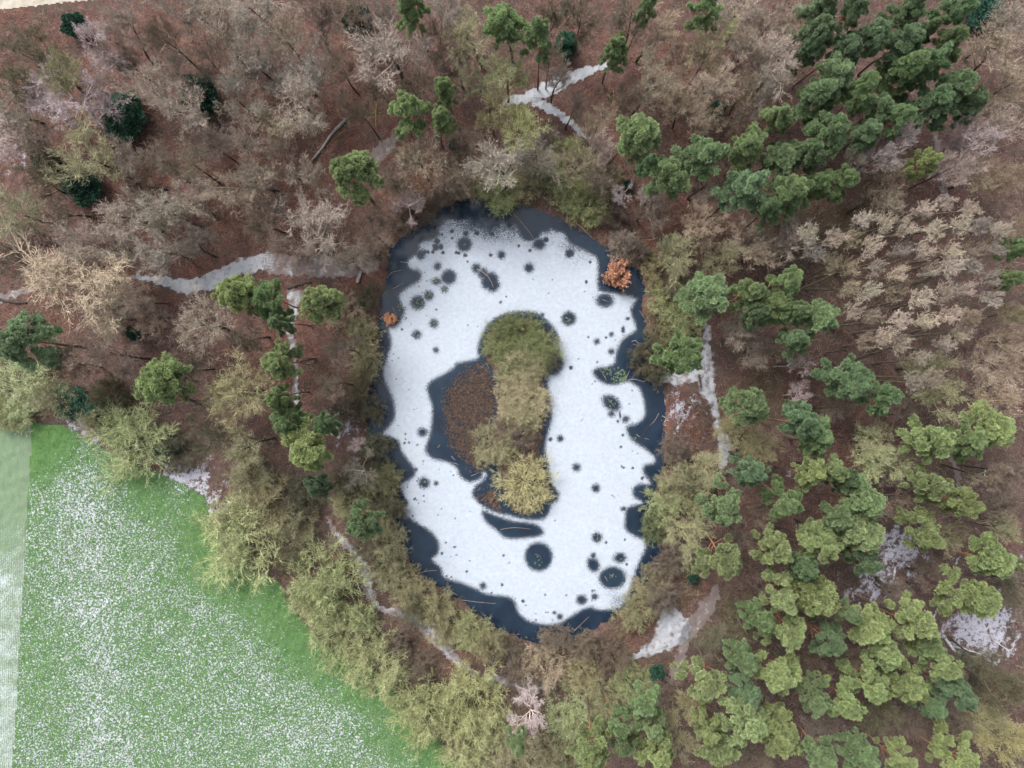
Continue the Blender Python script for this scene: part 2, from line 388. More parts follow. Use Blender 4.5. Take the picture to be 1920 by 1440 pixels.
# ------------------------------------------------------------------ ground
def axis(half, step):
    core = np.arange(-half, half + 1e-6, step); ext = half * np.array([1.04, 1.1, 1.25, 1.5, 2, 3, 5, 10, 20, 40])
    return np.concatenate([-ext[::-1], core, ext])
gx, gy = axis(74, .42), axis(56, .42)
GX, GY = np.meshgrid(gx, gy); Q = np.stack([GX.ravel(), GY.ravel()], 1)
near = (np.abs(Q[:, 0]) < 80) & (np.abs(Q[:, 1]) < 62)
Z = np.zeros(len(Q)); Z[near] = ground_z(Q[near])
FROST = [(1690,1030,62,.95),(1640,1095,50,.85),(1840,1180,85,1.0),(1790,1110,50,.6),(1590,1115,35,.7),(640,795,45,.7),(690,770,25,.5),(345,905,60,1.0),(385,940,45,.8),(150,800,48,.9),(1020,268,40,.6),(300,465,26,.8),(1275,770,48,.75),(1480,885,32,.6),(1905,1060,35,.8),(935,1265,40,.7),(1330,180,18,.4),(660,870,35,.5),(30,290,50,.6),(60,230,30,.4),(1165,350,40,.4),(1250,800,25,.6),(1660,900,30,.4),(1530,1280,30,.4),(1690,1350,40,.3)]
MOSS = [(1560,440,80,.8),(1430,725,50,.7),(1265,620,40,.8),(1770,855,45,.5),(1545,350,50,.5),(1400,1180,60,.5),(1750,1350,60,.5),(300,480,30,.3),(500,900,60,.4),(1000,660,60,.9),(985,900,60,.5)]
RED = [(200,60,400,.75),(560,260,330,.9),(300,420,240,.9),(560,640,170,.9),(120,600,160,.7),(690,520,80,1),(1150,180,260,.65),(1240,410,150,1),(1300,180,240,.6),(1260,780,80,.8),(1480,700,90,.6),(1200,1160,110,.5),(850,1200,80,.6),(1700,300,200,.45),(1560,860,120,.45),(1480,1000,120,.4)]
masks = np.zeros((len(Q), 3))
QW = Q + np.column_stack([wob(Q, 2.2, 1), wob(Q, 2.2, 2)]) * 1.6
masks[:, 0] = np.clip(1.15 * blobs(QW, FROST) * (.95 + .3 * wob(Q, 1.4, 3)), 0, 1); masks[:, 1] = blobs(Q, MOSS); masks[:, 2] = np.clip(blobs(Q, RED) + .18 * wob(Q, 9, 3), 0, 1)
masks[~near] = (0, 0, .3)
nx, ny = len(gx), len(gy); PATH_SD = []
ii = (np.arange(ny - 1)[:, None] * nx + np.arange(nx - 1)[None]).ravel()
quads = np.stack([ii, ii + 1, ii + nx + 1, ii + nx], 1)
ground = link('ground', make_mesh('ground', np.column_stack([Q, Z]), quads, None, {'masks': masks}, [MG], True))
tag(ground, 'forest floor of red brown fallen leaves', kind='structure')

def gzi(Q):
    i = np.clip(np.searchsorted(gx, Q[:, 0]) - 1, 0, nx - 2); j = np.clip(np.searchsorted(gy, Q[:, 1]) - 1, 0, ny - 2)
    u = (Q[:, 0] - gx[i]) / (gx[i + 1] - gx[i]); v = (Q[:, 1] - gy[j]) / (gy[j + 1] - gy[j])
    q = lambda a, b: Z[(j + b) * nx + i + a]
    return (q(0, 0) * (1 - u) + q(1, 0) * u) * (1 - v) + (q(0, 1) * (1 - u) + q(1, 1) * u) * v
def gz(x, y): return float(gzi(np.array([[x, y]]))[0])

def sheet(name, sd_fn, lo, hi, step, mat, zoff, attrs_fn, keep=0.0, zfn=None):
    """a sheet that follows the ground, cut where sd_fn > keep"""
    xs = np.arange(lo[0], hi[0] + step, step); ys = np.arange(lo[1], hi[1] + step, step)
    X, Y = np.meshgrid(xs, ys); Q = np.stack([X.ravel(), Y.ravel()], 1)
    d = sd_fn(Q)
    nx = len(xs); ii = (np.arange(len(ys) - 1)[:, None] * nx + np.arange(nx - 1)[None]).ravel()
    qd = np.stack([ii, ii + 1, ii + nx + 1, ii + nx], 1)
    qd = qd[(d[qd] < keep).all(1)]
    used = np.unique(qd); mp = np.full(len(Q), -1); mp[used] = np.arange(len(used)); qd = mp[qd]; Q = Q[used]
    z = (gzi(Q) if zfn is None else zfn(Q)) + zoff
    me = make_mesh(name, np.column_stack([Q, z]), qd, None, attrs_fn(Q, d[used]), [mat], True)
    return tag(link(name, me), kind='structure')

# field and the drilled strip along its left side
STRIP_A, STRIP_B = np.array(px(66, 780)), np.array(px(28, 1440))
sdir = (STRIP_B - STRIP_A) / np.linalg.norm(STRIP_B - STRIP_A)
def strip_side(Q): return (Q - STRIP_A) @ np.array([sdir[1], -sdir[0]])      # positive on the left (strip)
def field_attr(Q, d):
    edge = -sdf_poly(Q, FIELD)
    s = .24 + .25 * sstep(1.5, 8.0, edge) + .10 * np.exp(-((Q[:, 0] + 57 + .06 * Q[:, 1]) / 3.5) ** 2)
    s = s + .03 * wob(Q, 5, 2) + blobs(Q, [(170,850,80,.18),(340,915,40,.25),(560,1380,90,.04)]) - blobs(Q, [(60,830,75,.40),(100,1250,80,.06)])
    return {'snow': s, 'dirt': np.exp(-(strip_side(Q) / .5) ** 2) * .3 + .25 * sstep(6, 16, edge) * (Q[:, 0] > -40) * (Q[:, 1] < -32)}
sheet('field', lambda Q: np.maximum(sdf_poly(Q, FIELD) + .25 * wob(Q, .9, 1), strip_side(Q) - .9), (-72, -62), (5, -3), .24, MF, .05, field_attr)
sheet('drilled_strip', lambda Q: np.maximum(sdf_poly(Q, FIELD) + .3 * wob(Q, .9, 1), .15 - strip_side(Q)), (-76, -62), (-60, -3), .24, MS, .07,
      lambda Q, d: {'snow': -.24 + .40 * sstep(2, 22, -sdf_poly(Q, FIELD)) + .06 * wob(Q, 4), 'dirt': .55 * np.exp(-((strip_side(Q) - .7) / .7) ** 2)})

# sandy road, top left corner
ROAD = pxa([(-700,-320),(-700,60),(-100,22),(0,19),(90,10),(195,0),(420,-25),(420,-320)])
sheet('road', lambda Q: sdf_poly(Q, ROAD) + .12 * wob(Q, .8), (-78, 47), (-38, 60), .13, MRD, .04, lambda Q, d: {})

# paths: (points with widths), frost amount
PATHS = [
    ([(1140,122,14),(1085,140,27),(1040,160,34),(990,182,30),(950,190,18)], .80),
    ([(1005,190,24),(1040,208,24),(1075,236,18),(1112,266,10)], .72),
    ([(245,521,12),(300,525,22),(350,537,34),(400,525,38),(450,502,34),(500,490,40)], .66),
    ([(510,494,44),(570,497,50),(650,500,44),(700,495,26)], .26),
    ([(553,555,34),(545,620,17),(555,680,15),(555,740,15),(567,785,12)], .40),
    ([(612,968,8),(630,1000,16),(660,1030,19),(686,1070,25),(693,1110,24),(705,1135,12)], .40),
    ([(712,1142,16),(765,1155,24),(800,1180,29),(830,1210,28),(860,1243,16),(900,1266,14),(940,1275,20),(1000,1285,26),(1035,1288,16)], .40),
    ([(1322,600,16),(1326,650,20),(1325,690,34),(1326,730,36),(1340,766,20),(1346,800,16),(1360,838,34),(1350,885,10)], .56),
    ([(1235,706,10),(1270,706,42),(1310,700,34)], .50),
    ([(1345,1105,18),(1318,1150,36),(1290,1190,30),(1268,1250,18),(1240,1310,14)], .15),
    ([(1250,1150,30),(1262,1180,74),(1230,1210,34),(1200,1226,22),(1172,1242,12)], .62),
    ([(1745,225,13),(1757,270,13),(1765,320,14),(1772,372,16)], .22),
    ([(1786,860,16),(1795,890,15),(1797,930,12)], .12),
    ([(742,258,20),(715,285,34),(695,310,26)], .20),
    ([(1800,1036,4),(1780,1092,7),(1756,1145,8),(1730,1192,7)], .95),
    ([(0,560,20),(30,550,18),(60,545,10)], .30),
]
for pts, fr in PATHS:
    a = np.array(pts, float); c = pxa(a[:, :2]); w = a[:, 2] * GSD / 2 * .98
    cs = smooth(c, 5, False); ws = np.interp(np.linspace(0, 1, len(cs)), np.linspace(0, 1, len(w)), w)
    lo, hi = cs.min(0) - 3, cs.max(0) + 3
    PATH_SD.append((cs, ws))
    sheet('path', lambda Q, cs=cs, ws=ws: sdf_line(Q, cs, ws) + .14 * wob(Q, .55, 1) + .22 * wob(Q, 1.4, 2), lo, hi, .17, MP, .045,
          lambda Q, d, fr=fr: {'frost': fr * sstep(-.1, .45, -d) + .15 * wob(Q, 1.8, 3)})

# ------------------------------------------------------------------ pond
c = POND.mean(0); out = c + (POND - c) * 1.05
K = len(out); V = np.column_stack([np.vstack([out, c]), np.full(K + 1, WATER_Z)])
tag(link('pond_water', make_mesh('pond_water', V, None, np.column_stack([np.arange(K), (np.arange(K) + 1) % K, np.full(K, K)]), {}, [MW])), kind='structure')
def ice_edge(Q):
    d = -sdf_poly(Q, ICE)
    for t in THAW: d = np.minimum(d, sdf_poly(Q, t))
    for x, y, rx, ry, an in HOLES:
        cx, cy = px(x, y); u = Q - np.array([cx, cy]); rx *= GSD; ry *= GSD
        near = (np.abs(u) < 3 * max(rx, ry) + 1.2).all(1)
        un = u[near]; ca, sa = math.cos(an), math.sin(an)
        k = np.sqrt(((un[:, 0] * ca + un[:, 1] * sa) / rx) ** 2 + ((-un[:, 0] * sa + un[:, 1] * ca) / ry) ** 2)
        d[near] = np.minimum(d[near], (k - 1) * min(rx, ry) * min(max(.42 / min(rx, ry), 1.0), 3.5))
    return d
def ice_attr(Q, d):  # northern terms thin the frost and also imitate the dark sky reflection
    thin = np.maximum.reduce([1.0 * np.exp(-(((Q - np.array(px(925, 408))) / np.array([8.0, 3.2])) ** 2).sum(1)),
                              .62 * sstep(px(0, 520)[1], px(0, 400)[1], Q[:, 1]), .68 * np.exp(-(((Q - np.array(px(1085, 455))) / np.array([3.6, 3.4])) ** 2).sum(1)),
                              .55 * np.exp(-(((Q - np.array(px(1165, 1135))) / np.array([2.5, 3.0])) ** 2).sum(1)), .28 * np.exp(-(((Q - np.array(px(1045, 740))) / np.array([2.0, 5.0])) ** 2).sum(1))])
    return {'edge': -d, 'thin': thin}
lo, hi = ICE.min(0) - .5, ICE.max(0) + .5
sheet('ice_sheet', lambda Q: -ice_edge(Q), lo, hi, .13, MI, .012, ice_attr, keep=.55, zfn=lambda Q: np.full(len(Q), WATER_Z))

# ------------------------------------------------------------------ tree prototypes
def unit(v): return v / (np.linalg.norm(v, axis=-1, keepdims=True) + 1e-9)
def at(P, t):
    """points and directions on polylines P (N,S,3) at parameters t (N,)"""
    S = P.shape[1]; f = np.clip(t, 0, .9999) * (S - 1); i = f.astype(int); w = (f - i)[:, None]
    n = np.arange(len(P)); a, b = P[n, i], P[n, i + 1]
    return a * (1 - w) + b * w, unit(b - a)
def sprout(P, L, Rd, n, t0, t1, ang, lf, up, S, wig, rng, curl=0.0, taper=.35, rf=.55, rmin=.008, tpow=1.0):
    """n children on every parent polyline; returns points, lengths, radii"""
    N = len(P); idx = np.repeat(np.arange(N), n)
    t = t0 + (t1 - t0) * rng.random(N * n) ** tpow
    base, d = at(P[idx], t)
    perp = unit(np.cross(d, rng.normal(size=(N * n, 3))))
    a = np.radians(ang[0] + (ang[1] - ang[0]) * rng.random(N * n))[:, None]
    D = unit(np.cos(a) * d + np.sin(a) * perp + np.array([0, 0, 1.0]) * up)
    ln = L[idx] * lf * (0.65 + .7 * rng.random(N * n)) * (1.12 - .35 * t)
    pts = [base]
    for k in range(S - 1):
        pts.append(pts[-1] + D * (ln / (S - 1))[:, None])
        D = unit(D + wig * rng.normal(size=D.shape) + np.array([0, 0, 1.0]) * curl)
    R0 = np.maximum(Rd[idx] * rf * (1 - .5 * t), rmin)
    return np.stack(pts, 1), ln, R0
def radii(R0, S, end): return R0[:, None] * np.linspace(1, end, S)[None]

def trunk_line(h, rng, S=9, lean=.25, wig=.05):
    p = [np.zeros(3)]; d = np.array([rng.normal() * lean * .2, rng.normal() * lean * .2, 1.0])
    for k in range(S - 1):
        d = d + np.array([rng.normal() * wig, rng.normal() * wig, 0]); p.append(p[-1] + d / np.linalg.norm(d) * h / (S - 1))
    P = np.array(p)[None]; P[0, 0, 2] = -.25
    return P

class Proto: pass
def finish(kind, parts, crown_pts):
    """parts: list of (name, mesh, material role)"""
    p = Proto(); p.kind = kind; p.parts = parts
    mo = crown_pts[:, :2].mean(0); r = np.hypot(crown_pts[:, 0] - mo[0], crown_pts[:, 1] - mo[1]); p.R = np.percentile(r, 93)
    p.off = crown_pts[:, :2].mean(0); p.zc = np.percentile(crown_pts[:, 2], 60); p.H = crown_pts[:, 2].max()
    return p

def bare_tree(seed, h=13.0, spread=4.6, t0=.36, n=(10, 6, 7, 6, 4), bark=None, up=.30, curl=.10, wig=.16, tw=.0155, slender=False, limb_ang=(38, 72)):
    rng = np.random.default_rng(seed)
    T = trunk_line(h * .82, rng); RT = np.array([.20])
    trunk = Geo(); trunk.tubes(T, (RT[:, None] * np.linspace(1.15, .30, T.shape[1])[None]), 7)
    L = np.array([spread * 1.0])
    P1, L1, R1 = sprout(T, L, RT, n[0], t0, 1.0, limb_ang, 1.0, up, 6, wig * .7, rng, curl, rf=.55)
    if not slender: L1 = L1
    P2, L2, R2 = sprout(P1, L1, R1, n[1], .22, 1.0, (25, 60), .52, up * .6, 5, wig, rng, curl, rf=.5, rmin=.017)
    P3, L3, R3 = sprout(P2, L2, R2, n[2], .15, 1.0, (20, 55), .55, up * .5, 4, wig, rng, curl, rf=.50, rmin=.011)
    P4, L4, R4 = sprout(P3, L3, R3, n[3], .10, 1.0, (20, 55), .58, up * .4, 3, wig, rng, curl)
    P5, L5, R5 = sprout(P4, L4, R4, n[4], .15, 1.0, (20, 50), .60, up * .3, 3, wig, rng, curl)
    br = Geo(); br.tubes(P1, radii(R1, 6, .35), 5, rng.random(len(P1))); br.tubes(P2, radii(R2, 5, .4), 4, rng.random(len(P2)))
    cr = Geo(); cr.tubes(P3, radii(R3, 4, .5), 3, rng.random(len(P3))); cr.ribbons(P4, tw, rng, rng.random(len(P4))); cr.ribbons(P5, tw * .8, rng, rng.random(len(P5)))
    return finish('bare', [('trunk', trunk.mesh('trunk', [bark or M_BARK], True)), ('branches', br.mesh('branches', [M_TWIG], True)), ('crown', cr.mesh('crown', [M_TWIG]))], P4[:, 2])

def shrub(seed, h=3.2, stems=16, n=(5, 6, 5), ang=(15, 62), tw=.021, wig=.18, curl=.05, arch=0.0, lf=(.40, .58, .66), r0=.035):
    rng = np.random.default_rng(seed)
    az = rng.random(stems) * 2 * math.pi; el = np.radians(90 - (ang[0] + (ang[1] - ang[0]) * np.sqrt(rng.random(stems))))
    D = np.stack([np.cos(az) * np.cos(el), np.sin(az) * np.cos(el), np.sin(el)], 1)
    ln = h * (.90 + .25 * rng.random(stems)); pts = [np.stack([np.cos(az), np.sin(az), np.zeros(stems)], 1) * .25 * rng.random((stems, 1)) - np.array([0, 0, .15])]
    for k in range(5):
        pts.append(pts[-1] + D * (ln / 5)[:, None]); D = unit(D + wig * .6 * rng.normal(size=D.shape) + np.array([0, 0, 1]) * (curl - arch * k))
    P1 = np.stack(pts, 1); L1 = ln; R1 = np.full(stems, r0)
    P2, L2, R2 = sprout(P1, L1, R1, n[0], .25, 1, (25, 70), lf[0], .15, 4, wig, rng, curl, rmin=.014, tpow=.75)
    P3, L3, R3 = sprout(P2, L2, R2, n[1], .1, 1, (20, 62), lf[1], .12, 3, wig, rng, curl, rmin=.011)
    P4, L4, R4 = sprout(P3, L3, R3, n[2], .1, 1, (20, 58), lf[2], .12, 3, wig, rng, curl)
    br = Geo(); br.tubes(P1, radii(R1, 6, .35), 4, rng.random(len(P1)))
    cr = Geo(); cr.tubes(P2, radii(R2, 4, .5), 3, rng.random(len(P2))); cr.ribbons(P3, tw * 1.2, rng, rng.random(len(P3))); cr.ribbons(P4, tw, rng, rng.random(len(P4)))
    return finish('shrub', [('stems', br.mesh('stems', [M_TWIG], True)), ('crown', cr.mesh('crown', [M_TWIG]))], P4[:, 2])

def needle_tufts(g, base, nrm, rng, n=10, ln=.36, w=.040, open_=.9, tint=None):
    """stars of needles: base (N,3), nrm (N,3)"""
    N = len(base)
    B = np.repeat(base, n, 0); D = np.repeat(nrm, n, 0) + open_ * rng.normal(size=(N * n, 3)) * .75
    D = unit(D); l = ln * (.6 + .7 * rng.random(N * n))[:, None]
    U = unit(np.cross(D, rng.normal(size=(N * n, 3)))) * w
    V = np.stack([B, B + D * l * .55 + U * 1.5, B + D * l, B + D * l * .55 - U * 1.5], 1)
    b = np.arange(N * n)[:, None] * 4
    tt = np.repeat(np.repeat(rng.random(N) if tint is None else tint, n), 4)
    g.add(V, b + np.array([0, 1, 2, 3]), None, tt)

def pine(seed, h=16.0, R=3.1, clumps=15, fir=False, low=.66):
    rng = np.random.default_rng(seed)
    T = trunk_line(h * .93, rng, 10, .3, .045)
    trunk = Geo(); trunk.tubes(T, np.array([.21])[:, None] * np.linspace(1.1, .25, 10)[None], 8)
    br = Geo(); cr = Geo(); allp = []
    az0 = rng.random() * 6.28; sq = .75 + .4 * rng.random(); sa = rng.random() * 3.14
    lop = rng.normal(size=2) * .6
    for k in range(clumps):
        f = (k + .5) / clumps                       # 0 low .. 1 top
        zz = h * (low + (1 - low) * f ** .9) - .5
        rr = R * (1.0 - .80 * f ** 1.6) * (.50 + .62 * rng.random())
        if fir: rr = R * (1.04 - f) * (.75 + .4 * rng.random())
        az = az0 + k * 2.399 + rng.normal() * .3
        v = np.array([math.cos(az), math.sin(az)]) * rr
        ax = np.array([math.cos(sa), math.sin(sa)]); v = v + ax * (v @ ax) * (sq - 1) + lop * (1 - f)
        c = np.array([v[0], v[1], zz]) + np.append(at(T, np.array([min(zz / (h * .93), 1)]))[0][0, :2], 0)
        cr_ = (.70 + .60 * rng.random()) * R / 3.1 * (1.05 if f < .8 else .95)
        # the branch that carries the clump
        t = np.clip((zz - .8 - rr * .35) / (h * .93), .3, .97); b0 = at(T, np.array([t]))[0][0]
        mid = (b0 + c) / 2 + np.array([0, 0, -.15 + .25 * rng.random()])
        br.tubes(np.array([[b0, mid, c - np.array([0, 0, .15])]]), np.array([[.065, .05, .02]]), 4)
        # foliage: every branch end carries a handful of small ragged sprays
        out = np.array([v[0], v[1], 0]); on = out / (np.linalg.norm(out) + 1e-6); sd = np.array([-on[1], on[0], 0])
        ns = int(rng.integers(5, 9))
        for q in range(ns):
            o3 = rng.normal(size=3)
            sc = c + cr_ * (on * o3[0] * .50 + sd * o3[1] * .38 + np.array([0, 0, 1]) * (o3[2] * .16 - .10 * abs(o3[0])))
            sr = cr_ * (.26 + .24 * rng.random()); nt = int(22 + 62 * sr)
            d = unit(rng.normal(size=(nt, 3))); d[:, 2] = np.abs(d[:, 2]) * 1.1 - .25; d = unit(d)
            p = sc + d * np.array([sr, sr, sr * .7]) * (.5 + .6 * rng.random(nt))[:, None]
            nr = unit(d * np.array([1, 1, 1.2]) + np.array([0, 0, .45]) + on * (.45 if fir else .2))
            needle_tufts(cr, p, nr, rng, 8, .30 if not fir else .36, .034, .9, .5 * rng.random() + .5 * rng.random(nt))
            allp.append(p)
    allp = np.concatenate(allp)
    return finish('pine', [('trunk', trunk.mesh('trunk', [M_PINEBARK], True)), ('branches', br.mesh('branches', [M_PINEBARK], True)), ('crown', cr.mesh('crown', [M_NEEDLE]))], allp)

def holly(seed, h=3.0, R=1.5):
    rng = np.random.default_rng(seed)
    st = Geo(); st.tubes(trunk_line(h * .7, rng, 5), np.array([[.09, .08, .07, .05, .03]]), 6)
    g = Geo(); n = 1500
    d = unit(rng.normal(size=(n, 3))); d[:, 2] = np.abs(d[:, 2]) * 1.2 - .25; d = unit(d)
    lump = 1 + .22 * np.sin(d[:, 0] * 4 + seed) * np.sin(d[:, 1] * 5) + .12 * np.sin(d[:, 2] * 9 + seed)
    p = np.array([0, 0, h * .42]) + d * np.array([R, R, h * .58]) * ((.5 + .5 * rng.random(n) ** .4) * lump)[:, None]
    needle_tufts(g, p, d, rng, 6, .22, .045, 1.1)
    return finish('holly', [('trunk', st.mesh('trunk', [M_BARK], True)), ('crown', g.mesh('crown', [M_LEAF]))], p)

def leafy_oak(seed, h=4.2):
    rng = np.random.default_rng(seed)
    b = bare_tree(seed, h, 2.0, .25, (9, 5, 5, 3, 2), tw=.012)
    T = trunk_line(h * .8, rng)
    P1, L1, R1 = sprout(T, np.array([2.0]), np.array([.1]), 46, .15, 1, (45, 88), .85, .22, 5, .10, rng, .04)
    P2, L2, R2 = sprout(P1, L1, R1, 9, .25, 1, (20, 60), .42, .1, 4, .15, rng)
    g = Geo()
    n = 9; idx = np.repeat(np.arange(len(P2)), n); p = at(P2[idx], rng.random(len(idx)))[0] + rng.normal(size=(len(idx), 3)) * .07
    needle_tufts(g, p, unit(rng.normal(size=p.shape) + np.array([0, 0, .6])), rng, 3, .17, .045, 1.2)
    br = Geo(); br.tubes(P1, radii(R1, 5, .3), 4, rng.random(len(P1)))
    pr = finish('oak', [b.parts[0], ('branches', br.mesh('branches', [M_BARK])), ('crown', g.mesh('crown', [M_LEAF]))], p)
    return pr

PINES = [pine(100 + i, 15.5, 3.0, c) for i, c in enumerate((20, 23, 25, 22, 26, 24, 19))]
FIRS = [pine(140 + i, 16.0, 2.9, c, True, .45) for i, c in enumerate((26, 28, 25))]
BARES = [bare_tree(200 + i, 12.5, 4.4, .38, up=u, curl=cu, wig=w) for i, (u, cu, w) in enumerate(((.3, .10, .12), (.45, .14, .10), (.2, .08, .15), (.4, .12, .13), (.3, .16, .11), (.5, .1, .14)))]
BIRCHES = [bare_tree(240 + i, 12, 3.4, .38, (9, 6, 7, 7, 5), M_BIRCH, .25, -.03, .18, .011) for i in range(3)]
LARCHES = [bare_tree(260 + i, 15, 1.9, .86, (17, 5, 5, 4, 2), M_LARCHBARK, .22, .15, .10, .017, limb_ang=(40, 80)) for i in range(5)]
SHRUBS = [shrub(300 + i, 3.2, s, (7, 7, 7), (5, 80), .0115) for i, s in enumerate((32, 36, 40, 34, 38))]
TUFTS = [shrub(330 + i, 3.0, 46, (5, 6, 5), (5, 76), .012, wig=.08, arch=.03, lf=(.45, .55, .6)) for i in range(2)]
HOLLIES = [holly(400 + i) for i in range(3)]
OAK = leafy_oak(420)

ORD = ['leftmost', 'second', 'third', 'fourth', 'fifth', 'sixth', 'seventh', 'eighth', 'ninth', 'tenth', 'eleventh', 'twelfth', 'thirteenth', 'fourteenth', 'fifteenth', 'sixteenth', 'seventeenth', 'eighteenth', 'nineteenth', 'twentieth', 'twenty-first', 'twenty-second', 'twenty-third', 'twenty-fourth', 'twenty-fifth', 'twenty-sixth', 'twenty-seventh', 'twenty-eighth', 'twenty-ninth', 'thirtieth'] + ['further'] * 30
TONE = {  # tint: (albedo of the foliage or twigs, word)
    'y': ((.315, .375, .185), 'yellow-green'), 'g': ((.255, .335, .172), 'mid-green'), 'd': ((.180, .245, .145), 'dark green'), 'b': ((.222, .305, .172), 'blue-green'),
    'G': ((.285, .248, .208), 'grey'), 'T': ((.305, .252, .188), 'tan'), 'O': ((.265, .250, .150), 'olive'), 'B': ((.170, .135, .108), 'brown'), 'P': ((.40, .335, .325), 'pinkish white'),
    'L': ((.41, .355, .290), 'pale beige'), 'Y': ((.33, .300, .155), 'golden'), 'V': ((.300, .322, .168), 'yellowish green'), 'D': ((.125, .115, .075), 'dark olive'), 'N': ((.165, .185, .090), 'green'),
    'S': ((.36, .310, .195), 'straw-coloured'), 'h': ((.040, .100, .068), 'dark green'), 'r': ((.47, .255, .160), 'rust-orange')}
BRANCH_TONE = {'bare': .62, 'birch': 1.45, 'larch': .85, 'shrub': .85, 'oak': .5}

def plant(protos, name, cat, xy, r, tone, hgt, label, group, stretch=None, branch=None):
    """xy: where the crown shows in the photograph, r its radius there (photo pixels), hgt the full height in metres"""
    p = protos[rnd.randrange(len(protos))]
    sz = hgt / p.H; zc = p.zc * sz
    X, Y = px(xy[0], xy[1], zc)
    s = r * GSD * (1 - zc / ALT) / p.R * (.80 if p.kind == 'pine' else 1.04 if p.kind == 'shrub' else .92)
    e = bpy.data.objects.new(name, None); COL.objects.link(e); e.empty_display_size = .5
    ra = rnd.uniform(0, 6.283); X -= s * (p.off[0] * math.cos(ra) - p.off[1] * math.sin(ra)); Y -= s * (p.off[0] * math.sin(ra) + p.off[1] * math.cos(ra))
    e.location = (X, Y, max(gz(X, Y), WATER_Z - .1)); e.rotation_euler = (0, 0, ra)
    e.scale = (s * rnd.uniform(.94, 1.06), s * rnd.uniform(.94, 1.06), sz)
    tag(e, label, cat, group)
    c = np.array(TONE[tone][0]) * rnd.uniform(.88, 1.12) * np.array([rnd.uniform(.95, 1.05), 1, rnd.uniform(.94, 1.06)])
    for nm, me in p.parts:
        o = bpy.data.objects.new(nm, me); COL.objects.link(o); o.parent = e
        k = 1.0 if nm == 'crown' else (branch or .7)
        o.color = (*np.clip(c * k, 0, .8), 1)
    return e

def zone(protos, name, cat, where, items, hgt, tones, group, noun, branch=None):
    """a loose group of one kind; labels count from the left"""
    items = sorted(items, key=lambda t: t[0])
    for i, it in enumerate(items):
        x, y, r = it[:3]; tone = it[3] if len(it) > 3 else rnd.choice(tones)
        h = it[4] if len(it) > 4 else rnd.uniform(*hgt)
        w = TONE[tone][1]
        place = ORD[i] + ('' if i == 0 else ' from left')
        if len(items) == 1: lab = f'{w} {noun} {where}'
        else: lab = f'{w} {noun}, {place} of those {where}'
        plant(protos, name, cat, (x, y), r, tone, h, lab, group, branch=branch)

# ---- pines
PG = 'evergreen pines of the wood'; PINE_SPOTS = []
def pines(where, items, tones='ggyb', hgt=(14.5, 17.5), protos=None):
    PINE_SPOTS.extend((t[0], t[1], t[2]) for t in items)
    zone(protos or PINES, 'pine_tree', 'pine tree', where, items, hgt, tones, PG, 'pine')
pines('along the top edge above the pond', [(768,12,36,'g'),(945,38,44,'g'),(1008,62,36,'g'),(1155,92,28,'g'),(1215,12,22),(1325,15,36,'g')])
pines('beside the fallen trunk upper left', [(767,207,46,'g'),(832,166,27,'g'),(828,222,26,'g'),(660,322,52,'y')])
pines('behind the top right shore', [(1198,248,48,'g'),(1317,290,46,'g'),(1253,327,48,'g'),(1215,305,22,'b'),(1403,273,38,'g'),(1397,350,46,'b')])
pines('in the dark stand, top row', [(1537,20,44),(1540,60,42),(1520,90,28),(1600,23,34),(1592,92,36),(1640,63,34),(1703,20,44),(1700,77,42),(1735,60,24),(1800,15,34),(1790,77,33,'g')], 'bbdg', protos=PINES + FIRS)
pines('in the dark stand, middle row', [(1573,143,46,'b'),(1537,177,48,'b'),(1623,163,33),(1700,130,46),(1747,117,36),(1803,153,36),(1757,193,48),(1823,193,32),(1647,200,38),(1690,220,32)], 'bbdg', protos=PINES + FIRS)
pines('below the dark stand', [(1463,217,32,'g'),(1560,247,42,'b'),(1627,250,32,'b'),(1473,293,44,'b'),(1523,287,32,'d'),(1480,360,46,'g'),(1445,390,30,'b'),(1580,340,38,'g'),(1535,345,28,'g'),(1737,303,32,'y')], 'bg')
pines('on the far left side', [(40,640,60,'b'),(297,717,52,'y')])
pines('beside the left frosty path', [(437,550,40,'y'),(500,560,44,'g'),(522,605,26,'b'),(597,567,44,'y'),(520,677,44,'y')])
pines('between thin left path and field', [(520,750,32,'g'),(537,790,40,'g'),(570,840,58,'y'),(607,797,28,'b'),(677,983,42,'b'),(592,912,26,'d')])
pines('on the right bank of the pond', [(1333,553,48,'g'),(1283,667,52,'g'),(1407,760,46,'g'),(1410,887,34,'b'),(1357,947,48,'g'),(1357,1053,48,'y')])
pines('left of the beige plantation', [(1407,550,40,'g'),(1425,588,30,'b'),(1477,530,40,'g'),(1460,570,40,'g'),(1543,593,42,'g'),(1497,637,34,'b'),(1500,585,30,'g')])
pines('below the beige plantation', [(1597,713,56,'b'),(1667,747,36,'b'),(1510,790,44,'b'),(1533,823,46,'g'),(1522,888,34,'y'),(1560,880,36,'y')])
pines('on the far right edge', [(1750,827,48,'y'),(1863,803,50,'y'),(1817,830,42,'g'),(1747,910,38,'y'),(1807,943,42,'y'),(1737,1000,46,'y'),(1870,1050,44,'y'),(1905,520,24,'g'),(1912,465,26,'g'),(1830,1127,56,'y'),(1915,1062,18,'y')])
pines('in the lower right wood, upper part', [(1470,940,44,'g'),(1590,902,28,'d'),(1627,937,44,'g'),(1457,1030,42,'y'),(1543,1023,42,'y'),(1510,1067,28,'b'),(1620,997,54,'y'),(1575,975,36,'g'),(1622,1053,34,'d')], 'yg')
